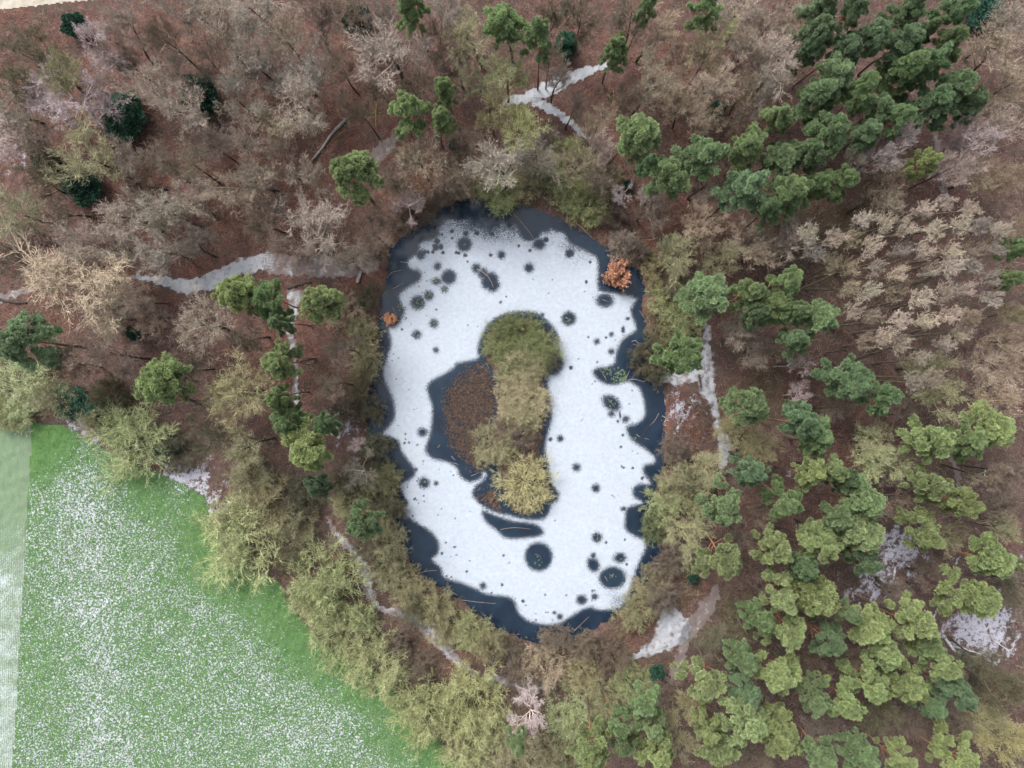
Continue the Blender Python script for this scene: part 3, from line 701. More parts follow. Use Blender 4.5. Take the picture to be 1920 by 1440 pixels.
pines('below the small clearing at right', [(1427,1163,28,'g'),(1470,1120,44,'y'),(1533,1120,48,'y'),(1477,1187,50,'y'),(1557,1203,42,'b'),(1637,1180,48,'y'),(1667,1230,38,'y'),(1590,1150,28,'g'),(1720,1167,46,'y'),(1745,1212,38,'g'),(1763,1247,42,'y')], 'yg')
pines('in the second row from bottom', [(1397,1240,32,'g'),(1400,1300,34,'b'),(1467,1270,50,'y'),(1532,1310,34,'g'),(1583,1320,44,'y'),(1627,1283,46,'y'),(1707,1287,48,'y'),(1800,1300,38,'b'),(1755,1325,32,'b'),(1323,1283,50,'y')], 'yg')
pines('along the bottom edge', [(1213,1320,34,'g'),(1220,1360,38,'g'),(1230,1410,44,'y'),(1163,1360,32,'g'),(1167,1395,34,'g'),(1110,1413,48,'y'),(1327,1367,30,'y'),(1353,1410,44,'y'),(1400,1358,52,'y'),(1460,1380,50,'y'),(970,1397,24,'g'),(1800,1417,48,'y'),(1690,1425,40,'y'),(1545,1425,34,'g'),(1620,1420,36,'g')], 'yg')

# ---- bare broadleaved trees
BG = 'leafless broadleaved trees of the wood'
BZ = []
def bares(where, items, tones='GGTB', hgt=(11.5, 14.5)): BZ.append((where, list(items), tones, hgt))
def plant_bares(where, items, tones, hgt): zone(BARES, 'bare_tree', 'bare tree', where, items, hgt, tones, BG, 'bare tree', .95)
bares('in the top left corner', [(110,133,50,'O'),(277,160,46,'G'),(343,200,54,'G'),(160,290,68,'O'),(443,180,50,'G'),(400,25,60,'G'),(340,15,46,'G'),(460,110,46,'G'),(230,110,34,'B'),(60,90,50,'D'),(30,150,45,'D'),(385,110,40,'B'),(290,60,36,'B')])
bares('above the left frosty path', [(220,403,54,'G'),(300,397,50,'G'),(30,400,60,'O'),(150,455,50,'G'),(443,350,62,'T'),(300,300,40,'B'),(390,260,44,'B'),(80,330,45,'D'),(520,300,40,'B'),(360,450,34,'B'),(480,420,40,'B')])
bares('along the top left of the pines', [(500,120,56,'G'),(527,55,52,'T'),(563,197,54,'G'),(727,90,82,'G'),(712,18,36,'G'),(635,120,42,'B'),(600,30,45,'B'),(660,200,34,'B'),(873,63,55,'O'),(820,70,38,'B'),(890,150,40,'O'),(1090,30,45,'D'),(1040,30,35,'D')])
bares('behind the pond top left shore', [(590,420,72,'G'),(780,287,52,'T'),(930,300,62,'G'),(545,470,42,'B'),(700,430,46,'B'),(850,330,46,'B'),(870,280,40,'B'),(660,480,40,'B'),(480,330,38,'G')])
bares('around the frosty fork path', [(955,130,50,'V'),(977,227,54,'V'),(1050,140,26,'G'),(920,200,40,'O'),(1120,230,40,'T'),(1030,100,30,'T'),(1080,190,28,'B')])
bares('right of the fork path', [(1237,57,50,'T'),(1337,73,50,'O'),(1227,150,54,'T'),(1268,190,42,'T'),(1337,153,50,'T'),(1400,165,34,'T'),(1323,220,42,'T'),(1290,100,44,'B'),(1400,80,42,'G'),(1450,30,46,'G'),(1455,110,54,'G'),(1180,30,40,'B'),(1180,180,34,'B'),(1380,220,30,'B'),(1440,170,34,'G')], 'T')
bares('in the top right corner', [(1870,83,60,'T'),(1898,155,46,'T'),(1830,260,46,'P'),(1797,307,40,'P'),(1847,327,50,'T'),(1653,287,36,'P'),(1695,255,28,'P'),(1900,330,40,'T'),(1880,230,40,'G'),(1900,30,40,'G'),(1605,300,28,'G'),(1680,310,30,'T')])
bares('at the right edge', [(1873,690,64,'T'),(1868,755,46,'T'),(1765,740,50,'O'),(1740,690,40,'O'),(1900,640,42,'T'),(1900,890,40,'B'),(1880,950,40,'B'),(1860,900,34,'T'),(1900,430,36,'T'),(1905,590,30,'O'),(1890,990,34,'O'),(1900,1300,45,'D'),(1860,1250,40,'D')])
bares('below the left frosty path', [(145,525,98,'T',13.5),(365,605,72,'G'),(433,735,78,'O'),(280,600,44,'B'),(200,670,56,'B'),(120,680,42,'D'),(350,690,36,'B'),(450,845,46,'O'),(390,820,44,'D'),(250,560,40,'G'),(460,640,40,'B'),(640,650,38,'B'),(620,720,34,'B')])
bares('on the right bank above the path', [(1323,427,48,'T'),(1403,455,52,'T'),(1350,485,42,'O'),(1270,475,46,'O'),(1440,470,36,'T'),(1230,400,38,'B')])
bares('on the right bank below the path', [(1390,815,54,'O'),(1330,878,38,'O'),(1400,1150,48,'D'),(1290,1330,38,'O'),(1270,1380,40,'O'),(1440,840,34,'O'),(1290,1000,48,'O'),(1390,1010,34,'B'),(1440,1090,36,'B')], hgt=(8, 11))
bares('between the lower right pines', [(1680,1120,36,'B'),(1600,1240,34,'B'),(1520,1240,32,'B'),(1700,940,44,'B'),(1680,880,36,'B'),(1790,1010,40,'O'),(1650,1340,42,'D'),(1570,760,34,'B'),(1430,960,30,'B'),(1860,1360,46,'O')], hgt=(8, 11))
zone(BARES, 'bare_tree', 'bare tree', 'right of the pond between pines', [(1643,860,56,'V')], (11, 11), 'V', BG, 'round bare tree', .8)
zone(BARES, 'bare_tree', 'bare tree', 'at the bottom right corner', [(1895,1400,52,'Y')], (12, 12), 'Y', BG, 'bare tree', .8)

# places that stay open: leaf floor, frost patches, hollies
OPEN = [(650,250,70),(410,465,60),(610,645,50),(1240,415,55),(690,520,40),(1480,1000,40),(1560,860,45),(1430,720,45),(1690,1030,60),(1640,1095,45),(1840,1180,75),(1790,1110,45),
        (135,43,22),(228,215,42),(370,175,34),(150,345,36),(130,755,34),(170,77,40),(205,105,34),(133,182,70),(1560,430,50),(300,250,30),(1700,330,30)]
# the gaps between them are full of more of the same
taken = [(t[0], t[1], t[2]) for z in BZ for t in z[1]] + PINE_SPOTS + OPEN
tries = 0; added = 0
while tries < 9000 and added < 45:
    tries += 1
    x, y = rnd.uniform(5, 1915), rnd.uniform(5, 1435); r = rnd.uniform(36, 52)
    if not (y < 360 or (x < 640 and y < 640) or (x > 1230 and y < 560) or (x > 1300 and y > 560) or (x > 1660)): continue
    if x > 1500 and 370 < y < 700 or (y < 60 and x < 230): continue
    if any((x - a) ** 2 + (y - b) ** 2 < (.62 * (r + c)) ** 2 for a, b, c in taken): continue
    w = np.array([px(x, y)])
    if sdf_poly(w, POND)[0] < 4.5 or sdf_poly(w, FIELD)[0] < 6 or min(sdf_line(w, cs, ws)[0] for cs, ws in PATH_SD) < 2.4: continue
    best = min(BZ, key=lambda z: min((x - t[0]) ** 2 + (y - t[1]) ** 2 for t in z[1]))
    tone = rnd.choice('GGBTB' if y < 700 else 'BBDO')
    best[1].append((x, y, r, tone, rnd.uniform(9, 13) if y < 700 else rnd.uniform(7, 10))); taken.append((x, y, r)); added += 1
for z in BZ: plant_bares(*z)

# ---- birches
def birches(where, items, hgt=(10.5, 13)): zone(BIRCHES, 'birch_tree', 'birch tree', where, items, hgt, 'P', 'pale leafless birches', 'birch', 1.5)
birches('in the top left corner', [(170,77,40,'P'),(205,105,34,'P'),(133,182,70,'P'),(78,195,36,'P'),(20,260,50,'P'),(185,150,30,'P')])
birches('at the pond top left shore', [(767,380,42,'P',8)])
birches('standing at the bottom edge', [(993,1337,44,'P',9)])
birches('right of the pond top shore', [(1127,280,34,'P',7),(1165,365,28,'P',6),(1217,368,30,'P',6)])
birches('along the left shore', [(673,885,44,'G',7),(672,833,17,'P',4)])
birches('near the right plantation', [(1507,683,30,'P',12),(1497,740,24,'P',8)])

# ---- beige plantation: rows of leafless larches
LX = [(1680,385),(1738,388),(1780,378),(1822,388),(1622,408),(1660,420),(1706,428),(1756,425),(1800,424),(1846,420),(1880,430),(1565,440),(1602,452),(1640,462),(1690,468),(1738,470),(1785,465),(1830,462),(1872,470),(1530,472),(1560,490),(1598,500),(1645,505),(1690,512),(1740,510),(1788,505),(1830,505),(1868,515),(1590,540),(1632,548),(1680,552),(1728,553),(1775,550),(1820,545),(1860,560),(1600,580),(1642,592),(1688,600),(1735,598),(1780,590),(1825,598),(1622,635),(1665,635),(1690,650),(1732,672),(1768,640),(1812,630),(1720,715),(1750,715),(1515,440)]
ROWS = ['top', 'second', 'third', 'fourth', 'fifth', 'sixth', 'bottom']
bands = [[t for t in LX if lo <= t[1] < hi] for lo, hi in ((0, 398), (398, 436), (436, 480), (480, 525), (525, 570), (570, 620), (620, 999))]
for rw, band in zip(ROWS, bands):
    for i, (x, y) in enumerate(sorted(band)):
        plant(LARCHES, 'larch_tree', 'larch tree', (x + rnd.uniform(-5, 5), y + rnd.uniform(-6, 6)), rnd.uniform(17.5, 23.5), rnd.choice('LLLTG'), rnd.uniform(14.5, 17.5),
              f'pale leafless larch, {ORD[i]}{"" if i == 0 else " from left"} in the {rw} row of the beige plantation', 'larches of the beige plantation', branch=.9)

# ---- shrubs
SG = 'leafless shrubs of the wood edge'
def shrubs(where, items, tones='O', hgt=(3.5, 5.5), protos=None, noun='leafless shrub'): zone(protos or SHRUBS, 'shrub', 'shrub', where, items, hgt, tones, SG, noun, .8)
shrubs('along the upper field edge', [(30,735,70,'V'),(90,745,40,'O'),(243,823,73,'V',6),(180,790,34,'O'),(10,775,40,'V'),(330,850,40,'D'),(200,740,40,'D')])
shrubs('bulging over the middle field edge', [(440,1010,87,'V',7),(500,950,56,'O',6),(565,925,44,'D'),(600,1100,77,'V',7),(545,1040,40,'D'),(640,1180,68,'V',6),(470,895,44,'O'),(640,905,36,'D'),(560,990,40,'O')])
shrubs('bulging over the lower field edge', [(705,1250,58,'V',5.5),(790,1335,68,'V',7),(880,1320,70,'V',6.5),(925,1370,46,'O'),(940,1425,44,'O'),(785,1262,36,'B'),(745,1205,28,'B'),(880,1410,58,'V',6)])
shrubs('on the lower left shore', [(732,1070,41,'O'),(730,1020,36,'O'),(767,1106,37,'O'),(822,1140,37,'O'),(879,1185,39,'V'),(832,1188,29,'O'),(692,1023,31,'D'),(917,1208,34,'O'),(782,1148,32,'D'),(652,948,34,'O'),(712,968,34,'O'),(957,1223,29,'B')])
shrubs('on the left shore', [(683,667,37,'O'),(641,580,39,'T'),(699,843,36,'D'),(686,770,31,'D'),(706,905,36,'O'),(676,720,32,'D'),(676,620,29,'O'),(726,890,26,'O'),(686,560,26,'D'),(731,955,31,'D'),(701,470,26,'B'),(636,770,31,'B')])
shrubs('along the bottom below the pond', [(1020,1250,46,'T'),(1070,1345,53,'V'),(1130,1310,46,'O'),(1183,1278,42,'V'),(1010,1430,48,'O'),(1060,1420,42,'O'),(1090,1260,42,'O'),(1150,1235,38,'B'),(1110,1350,38,'O'),(1040,1200,28,'B'),(980,1270,32,'B'),(1095,1215,32,'B'),(1250,1300,34,'B')])
shrubs('on the right lower shore', [(1274,895,37,'O'),(1249,945,39,'V'),(1234,988,33,'N'),(1285,1021,40,'B'),(1219,1101,37,'O'),(1192,1151,37,'O'),(1302,1053,30,'O'),(1252,1063,30,'B'),(1242,1123,33,'B'),(1302,943,32,'O'),(1272,843,32,'B'),(1312,903,30,'O')])
shrubs('on the right upper shore', [(1253,557,40,'V'),(1278,602,37,'V'),(1212,676,33,'D'),(1235,640,30,'D'),(1235,500,32,'O'),(1265,525,30,'B'),(1232,700,23,'D'),(1255,630,25,'O'),(1170,455,30,'G'),(1195,470,26,'B'),(1290,550,26,'O')])
shrubs('on the top shore', [(1060,307,52,'V',6),(1103,380,45,'V',5),(1135,335,38,'O'),(940,360,40,'V'),(905,340,32,'O'),(1060,365,32,'V'),(985,335,40,'O'),(830,360,31,'B'),(865,345,31,'O'),(790,390,32,'B'),(1030,270,31,'G'),(1150,400,32,'B'),(750,410,31,'B'),(1010,320,32,'O')])
shrubs('at the frosty patches lower right', [(1820,1265,40,'D'),(1790,1265,26,'T'),(1850,1350,44,'O'),(1690,1210,30,'T')])
# island
zone(SHRUBS, 'shrub', 'shrub', 'on the northern end of the island', [(942,642,40,'N'),(982,622,40,'N'),(1014,650,40,'N'),(962,672,38,'N'),(1028,675,22,'D'),(1000,685,30,'O'),(945,615,24,'N')], (2.2, 3.0), 'N', 'shrubs of the island', 'willow shrub', .8)
zone(SHRUBS, 'shrub', 'shrub', 'on the middle of the island', [(978,690,42,'S'),(965,725,40,'S'),(992,748,44,'S'),(985,785,38,'O'),(985,818,28,'B'),(926,838,42,'O'),(955,812,30,'B'),(960,770,30,'S')], (2.4, 3.4), 'T', 'shrubs of the island', 'willow shrub', .9)
zone(TUFTS, 'shrub', 'shrub', 'at the southern tip of the island', [(986,906,56,'Y')], (3.6, 3.6), 'Y', 'shrubs of the island', 'willow shrub like a mop', 1.0)
zone([OAK], 'oak_tree', 'oak tree', 'standing over dark water at the right shore', [(1160,513,25,'r')], (4.2, 4.2), 'r', 'leafy small oaks', 'small oak holding dead leaves', .3)
zone([OAK], 'oak_tree', 'oak tree', 'leaning over the left shore', [(731,598,12,'r')], (1.7, 1.7), 'r', 'leafy small oaks', 'tiny oak holding dead leaves', .3)
zone(HOLLIES, 'holly_bush', 'holly bush', 'in the top left wood', [(135,43,22,'h'),(228,215,42,'h'),(370,175,34,'h'),(150,345,36,'h'),(85,300,24,'h'),(668,35,26,'h')], (3.5, 6), 'h', 'evergreen hollies', 'holly')
zone(HOLLIES, 'holly_bush', 'holly bush', 'right of the pond', [(1062,82,22,'h'),(1233,1263,15,'h'),(1850,25,34,'h'),(1180,345,10,'h'),(1250,450,9,'h'),(1300,1085,10,'h'),(1345,205,18,'h')], (2, 3.5), 'h', 'evergreen hollies', 'holly')
zone(HOLLIES, 'holly_bush', 'holly bush', 'near the field edge', [(130,755,34,'h'),(185,775,26,'h'),(310,838,22,'h'),(850,272,9,'h'),(250,625,14,'h')], (2, 3.5), 'h', 'evergreen hollies', 'holly')

# ------------------------------------------------------------------ ground cover that nobody could count
def scatter(n, density):
    """random points over the view, kept with probability density(Q)"""
    Q = np.column_stack([RNG.uniform(-70, 70, n), RNG.uniform(-53, 53, n)])
    return Q[RNG.random(n) < density(Q)]
def path_dist(Q):
    d = np.full(len(Q), 9.0)
    for cs, ws in PATH_SD: d = np.minimum(d, sdf_line(Q, cs[::2], ws[::2]))
    return d
def brush(name, Q, h, per, w, color, label, spread=.9, mat=None):
    N = len(Q); B = np.column_stack([Q, gzi(Q)])
    B = np.repeat(B, per, 0); n = len(B)
    B[:, :2] += RNG.normal(size=(n, 2)) * .28
    az = RNG.random(n) * 6.283; l = h * (.5 + RNG.random(n)) * np.repeat(.6 + .8 * RNG.random(N), per)
    D = np.stack([np.cos(az) * spread, np.sin(az) * spread, .35 + RNG.random(n)], 1); D = unit(D)
    Mi = B + D * (l * .55)[:, None]; D2 = unit(D + .45 * RNG.normal(size=D.shape) + np.array([0, 0, -.15])); Ti = Mi + D2 * (l * .55)[:, None]
    g = Geo(); g.ribbons(np.stack([B, Mi, Ti], 1), w, RNG, RNG.random(n))
    o = link(name, g.mesh(name, [mat or M_TWIG]), color=color)
    return tag(o, label, kind='stuff')

BASE = scatter(31000, lambda Q: np.ones(len(Q)))
dp = sdf_poly(BASE, POND[::2]); BASE = BASE[dp > -.3]; dp = dp[dp > -.3]
df = sdf_poly(BASE, FIELD); k = (df > .2) & (BASE[:, 1] < 49) | (df > .2) & (BASE[:, 0] > -52); BASE = BASE[k]; dp = dp[k]; df = df[k]
pd = path_dist(BASE); k = pd > RNG.random(len(BASE)) * .5; BASE = BASE[k]; dp = dp[k]; df = df[k]
k = RNG.random(len(BASE)) > 1.3 * blobs(BASE, FROST); BASE = BASE[k]; dp = dp[k]; df = df[k]
patch = .5 + .5 * wob(BASE, 4, 1)
shore = (np.exp(-np.maximum(dp, 0) / 4) + np.exp(-df / 4) + .45 * (BASE[:, 1] < -22) * (BASE[:, 0] < 30)) > RNG.random(len(BASE))
u = RNG.random(len(BASE))
brush('undergrowth', BASE[shore & (u < .85)], .95, 7, .016, (.165, .145, .075), 'olive brown brambles and twigs round the pond and field')
brush('undergrowth', BASE[~shore & (u < .20 + .45 * patch)], 1.0, 8, .015, (.15, .112, .085), 'brown twigs and saplings on the forest floor')
brush('undergrowth', BASE[~shore & (u > .76)], 1.1, 8, .014, (.25, .21, .175), 'grey twiggy saplings under the trees')

LQ = np.concatenate([BASE + RNG.normal(size=BASE.shape) * .3 for _ in range(5)])
LQ = LQ[RNG.random(len(LQ)) < .35 + .65 * np.clip(blobs(LQ, RED), 0, 1)]
LQ = LQ[(sdf_poly(LQ, POND[::2]) > .1)]
n = len(LQ); B = np.column_stack([LQ, gzi(LQ) + .03])
a = RNG.random(n) * 6.283; l = .06 + .06 * RNG.random(n); tl = RNG.normal(size=(n, 2)) * .35
U = np.stack([np.cos(a), np.sin(a), tl[:, 0]], 1) * l[:, None]; Wv = np.stack([-np.sin(a), np.cos(a), tl[:, 1]], 1) * (l * .6)[:, None]
V = np.stack([B - U, B + Wv, B + U, B - Wv], 1)
g = Geo(); g.add(V, np.arange(n)[:, None] * 4 + np.arange(4)[None], None, np.repeat(RNG.random(n) ** 1.5, 4))
tag(link('leaf_litter', g.mesh('leaf_litter', [mat_tinted('dead_leaves', .35, 1.9)]), color=(.150, .070, .050)), 'fallen red brown leaves scattered under the trees', kind='stuff')

# grass tufts of the field
GQ = np.column_stack([RNG.uniform(-66, -4, 90000), RNG.uniform(-52, -4, 90000)])
d = sdf_poly(GQ, FIELD); GQ = GQ[(d < -.1) & (RNG.random(len(d)) < .25 + .75 * np.exp(d / 5)) & (strip_side(GQ) < -.3)]
n = len(GQ); B = np.column_stack([GQ, height(GQ) + .10 * wob(GQ, 1.5, 1) + .05])
D = unit(np.column_stack([RNG.normal(size=(n, 2)) * .7, np.full(n, 1.0)])); l = .10 + .12 * RNG.random(n)
g = Geo(); g.ribbons(np.stack([B, B + D * (l * .6)[:, None], B + D * l[:, None] + RNG.normal(size=(n, 3)) * .04], 1), .03, RNG, RNG.random(n))
tag(link('grass', g.mesh('grass', [M_LEAF]), color=(.100, .155, .075)), 'short green grass blades of the field', kind='stuff')

# reeds in the dark water west of the island
REED = smooth(pxa([(836,724),(862,697),(900,676),(922,690),(938,730),(936,775),(918,820),(908,880),(884,884),(860,856),(838,832),(828,790),(826,755)]), 3)
def reed_patch(poly, n, dens, name, label, color):
    lo, hi = poly.min(0), poly.max(0)
    Q = RNG.uniform(lo, hi, (n, 2)); d = -sdf_poly(Q, poly)
    Q = Q[RNG.random(len(Q)) < sstep(-.3, 1.6, d + .5 * wob(Q, 1.0)) * dens * (d > -.35)]
    m = len(Q); B = np.column_stack([Q, np.maximum(gzi(Q), WATER_Z)])
    az = RNG.random(m) * 6.283; l = .22 + .25 * RNG.random(m)
    D = np.stack([np.cos(az), np.sin(az), .5 + .6 * RNG.random(m)], 1); D = unit(D)
    Mi = B + D * l[:, None] * .8; a2 = az + RNG.choice([-1, 1], m) * (1.0 + RNG.random(m))
    Ti = Mi + np.stack([np.cos(a2), np.sin(a2), -.3 * np.ones(m)], 1) * (l * .7)[:, None]
    g = Geo(); g.ribbons(np.stack([B, Mi, Ti], 1), .036, RNG, RNG.random(m), .75)
    tag(link(name, g.mesh(name, [M_REED]), color=color), label, kind='stuff')
reed_patch(REED, 12000, .78, 'reed_bed', 'brown withered reeds in dark water left of the island', (.100, .066, .048))
reed_patch(ISLAND, 4200, .6, 'reed_bed', 'brown dead reeds and grass between the island shrubs', (.16, .100, .055))
reed_patch(smooth(pxa([(892,925),(925,912),(940,935),(945,960),(915,955)])), 900, .8, 'reed_bed', 'small dark reed patch at the island southern tip', (.15, .085, .05))
# floating water plants
g = Geo()
for x, y, r, n in [(783,566,10,16),(803,553,6,9),(833,541,3,4),(870,457,2.5,3),(1160,704,16,60),(1138,697,9,16),(1170,712,7,24),(1148,756,7,5),(1010,1052,9,9),(1120,1009,4,4),(1163,1047,3,3),(813,606,4,5),(781,627,4,4),(815,412,4,6),(812,436,5,7),(818,527,6,10),(795,906,4,5),(752,575,8,10),(1188,822,5,6),(1150,1085,7,6),(905,395,3,4),(1066,599,5,7)]:
    for _ in range(n):
        a, q = rnd.uniform(0, 6.28), r * math.sqrt(rnd.random()); X, Y = px(x + q * math.cos(a), y + q * math.sin(a)); s = rnd.uniform(.05, .14); a0 = rnd.uniform(0, 6)
        V = [(X, Y, WATER_Z + .045)] + [(X + s * math.cos(a0 + t * .9) * rnd.uniform(.7, 1.1), Y + s * math.sin(a0 + t * .9), WATER_Z + .03 + rnd.uniform(0, .05)) for t in range(7)]
        g.add(V, None, [(0, t, t + 1) for t in range(1, 7)] + [(0, 7, 1)])
tag(link('water_plants', g.mesh('water_plants', [M_PAD])), 'small green water plants in the thaw holes', kind='stuff')

# ------------------------------------------------------------------ wood lying about
def wood(name, cat, pts, r, mat, label, water=False, group=None, side=(), ends=None, lift=0.0):
    """a stick, branch or log along photograph points; side: list of side branches (points, radius)"""
    def line(p, r):
        c = smooth(pxa(p), 4, False) if len(p) > 2 else np.array([pxa(p)[0] * (1 - t) + pxa(p)[1] * t for t in np.linspace(0, 1, 5)])
        z = np.full(len(c), WATER_Z + .02) if water else gzi(c) + .02
        c = c + RNG.normal(size=c.shape) * min(r, .06) * .35
        return np.column_stack([c, np.maximum(z, WATER_Z) + r * .7 + lift])
    P = line(pts, r); mid = P.mean(0)
    k = 9 if r > .1 else 5
    g = Geo(); g.tubes((P - mid)[None], (r * np.linspace(1.1, .72 if r > .12 else .5, len(P)) * (1 + .08 * RNG.normal(size=len(P))))[None], k, cap=True)
    o = link(name, g.mesh(name, [mat], True), loc=tuple(mid)); tag(o, label, cat, group)
    for p, rr in side:
        S = line(p, rr); gs = Geo(); gs.tubes((S - mid)[None], (rr * np.linspace(1.1, .5, len(S)))[None], 5, cap=True)
        link('branch', gs.mesh('branch', [mat], True), parent=o)
    if ends:      # pale sawn face
        e = P[-1]; d = unit(P[-1] - P[-2]); g2 = Geo(); re = r * .72 * 1.0
        g2.tubes((np.array([e - d * .05, e + d * .015]) - mid)[None], np.array([[re * 1.06, re * 1.04]]), 12, cap=True)
        link('sawn_face', g2.mesh('sawn_face', [ends], False), parent=o)
    return o
SK = 'sticks frozen into the pond'
def stick(pts, r, mat, label, side=()): return wood('stick', 'stick', pts, r * .72, mat, label, True, SK, side)
stick([(893,503),(905,510),(914,517),(921,528),(925,540)], .09, W_TAN, 'crooked tan branch lying in the pear-shaped thaw hole')
stick([(1129,561),(1143,566)], .05, W_TAN, 'straight stick in the oval thaw hole below the orange oak')
stick([(1060,594),(1074,601)], .05, W_TAN, 'stick in the round thaw hole right of the island top')
stick([(1140,748),(1148,757),(1153,763)], .05, W_MOSS, 'short mossy stick in the oval hole near right shore')
stick([(962,398),(985,425),(1003,448)], .06, W_TAN, 'long tan stick reaching from the top shore over dark water')
stick([(724,520),(735,510),(752,506)], .05, W_PALE, 'pale stick under the upper left shore, upper one')
stick([(736,541),(748,535),(757,528)], .05, W_TAN, 'reddish straight stick in dark water at upper left shore')
stick([(750,490),(765,492),(774,490)], .04, W_PALE, 'pale bent twig at the ice rim upper left')
stick([(1120,686),(1132,702),(1138,714)], .05, W_MOSS, 'mossy stick crossing the dark tongue at right')
stick([(1153,702),(1168,694)], .05, W_PALE, 'pinkish pale stick beside green water plants')
stick([(1173,712),(1177,704),(1181,695)], .05, W_PALE, 'pale stick standing off the right shore by green plants')
stick([(1181,712),(1190,711),(1201,714),(1210,716)], .07, W_PALE, 'thick whitish driftwood stick on the right shore')
stick([(1185,640),(1192,638),(1196,642),(1200,648)], .05, W_PALE, 'white hooked branch in dark water right of the ice')
stick([(1188,645),(1199,649)], .04, W_PALE, 'thin white twig under the white hooked branch')
stick([(1236,775),(1229,788),(1220,797)], .045, W_PALE, 'pale slanting stick at the right shore')
stick([(1220,797),(1211,808),(1203,820)], .05, W_DARK, 'dark submerged stick below the pale slanting one')
stick([(1194,815),(1201,820)], .07, W_PALE, 'stubby white piece of wood in the right bay')
stick([(1210,822),(1219,825)], .05, W_TAN, 'short reddish twig in the right bay')
stick([(1090,790),(1094,784)], .05, W_DARK, 'tiny dark twig on the open white ice')
stick([(1147,928),(1154,933)], .06, W_DARK, 'dark stubby twig on ice near right shore')
stick([(1199,922),(1212,925),(1220,925)], .05, W_TAN, 'stick in the dark bay at lower right shore')
stick([(1077,1184),(1088,1174),(1105,1157)], .06, W_TAN, 'long tan stick in dark water at the bottom bay', [([(1078,1184),(1073,1178)], .05)])
stick([(1143,1078),(1150,1083)], .05, W_TAN, 'reddish stick in the large lower right hole, upper one')
stick([(1135,1082),(1140,1091)], .05, W_PALE, 'pale crossed stick in the large lower right hole')
stick([(784,1076),(800,1072),(820,1070)], .06, W_TAN, 'long pale stick at the lower left shore', [([(795,1073),(800,1067)], .04)])
stick([(788,1078),(793,1086),(797,1094)], .05, W_TAN, 'stick slanting down from the lower left shore')
stick([(862,1126),(880,1128),(905,1131),(930,1133)], .045, W_PALE, 'long straight pole floating at the bottom left shore', )
stick([(845,1110),(858,1117)], .05, W_PALE, 'short pale stick above the long floating pole')
stick([(900,686),(908,692),(917,701)], .04, W_PALE, 'thin pinkish stick at the top of the reeds')
stick([(912,681),(915,687),(917,692)], .045, W_PALE, 'white stick at the island left rim')
stick([(887,700),(894,697)], .05, W_PALE, 'short white stick among upper reeds')
stick([(917,790),(919,784),(921,779)], .045, W_PALE, 'white curved stick on the right side of reeds')
stick([(846,855),(850,860),(854,864)], .045, W_PALE, 'whitish stick below the reeds, left one')
stick([(852,869),(860,871)], .05, W_PALE, 'whitish stick below the reeds, right one')
stick([(882,893),(890,890),(898,885)], .05, W_PALE, 'pale stick in the lowest dark bay left of the island')
stick([(820,840),(823,836),(824,834)], .05, W_PALE, 'pale twig at the lower left of the reeds')
stick([(1003,1040),(1012,1043),(1016,1050)], .05, W_BROWN, 'brown twig in the largest round thaw hole')
stick([(938,994),(965,990),(995,993)], .05, W_TAN, 'thin tan stick in the dark patch below the island')
stick([(735,575),(742,590)], .04, W_TAN, 'thin tan twig at the left shore above the tiny oak')
stick([(1200,582),(1206,592),(1212,600)], .04, W_TAN, 'thin twig in the upper right bay')

LG = 'fallen wood on the forest floor'
def log(pts, r, mat, label, **k): return wood('fallen_log', 'log', pts, r, mat, label, False, LG, **k)
log([(649,226),(624,250),(606,276),(585,301)], .20, W_GREY, 'long grey fallen trunk on red leaves upper left of pond', side=[([(649,226),(640,222)], .12), ([(649,226),(654,222)], .12), ([(649,228),(655,232)], .1)])
log([(648,244),(634,256),(617,270)], .07, W_MOSS, 'yellow mossy branch parallel to the long fallen trunk')
log([(706,194),(705,212),(705,240)], .09, W_MOSS, 'yellow mossy crossed branches on red leaves', side=[([(693,213),(705,212),(717,210)], .06), ([(700,222),(701,214)], .05)])
log([(667,221),(670,216)], .08, W_PALE, 'tiny pale broken stick right of the long fallen trunk')
log([(540,541),(560,534),(584,529)], .16, W_DARK, 'dark fallen log across the left frosty path')
log([(556,676),(575,681),(592,679)], .14, W_DARK, 'dark forked log beside the thin left path', side=[([(578,680),(590,686)], .1)])
log([(1285,748),(1291,754),(1295,757)], .26, W_BROWN, 'sawn log with orange cut face near the right shore, upper one', ends=W_CUT)
log([(1274,782),(1273,788),(1272,795)], .24, W_BROWN, 'sawn log with orange cut face near the right shore, lower one', ends=W_CUT)
log([(1242,780),(1249,783)], .10, W_PALE, 'pale split wood chip at right shore, left one')
log([(1253,780),(1257,775)], .07, W_PALE, 'pale split wood chip at right shore, right one')
log([(1374,660),(1380,652)], .12, W_PALE, 'short white stick on the dark brush pile')
log([(1394,585),(1395,610),(1396,628)], .10, W_BROWN, 'reddish leaning pine pole above the brush pile')
log([(1396,628),(1386,640),(1392,655),(1388,668)], .08, W_BROWN, 'twisted brown branch on the brush pile', side=[([(1396,628),(1402,642)], .06), ([(1386,640),(1370,628)], .05), ([(1392,655),(1402,650)], .05)])
log([(1769,1192),(1780,1208),(1791,1222)], .20, W_SNOW, 'snow dusted log in the frosty clearing, thick one')
log([(1788,1212),(1810,1217),(1838,1226)], .13, W_SNOW, 'thin snow dusted log pointing right in frosty clearing')
log([(1795,1221),(1801,1230),(1808,1240)], .12, W_SNOW, 'short snow dusted log at lower end of frosty clearing')
log([(1678,1062),(1676,1075),(1674,1088)], .13, W_SNOW, 'upright frosty pole in the upper frosty patch')
log([(1670,1110),(1668,1125),(1666,1140)], .09, W_SNOW, 'thin frosty pole below the upper frosty patch')
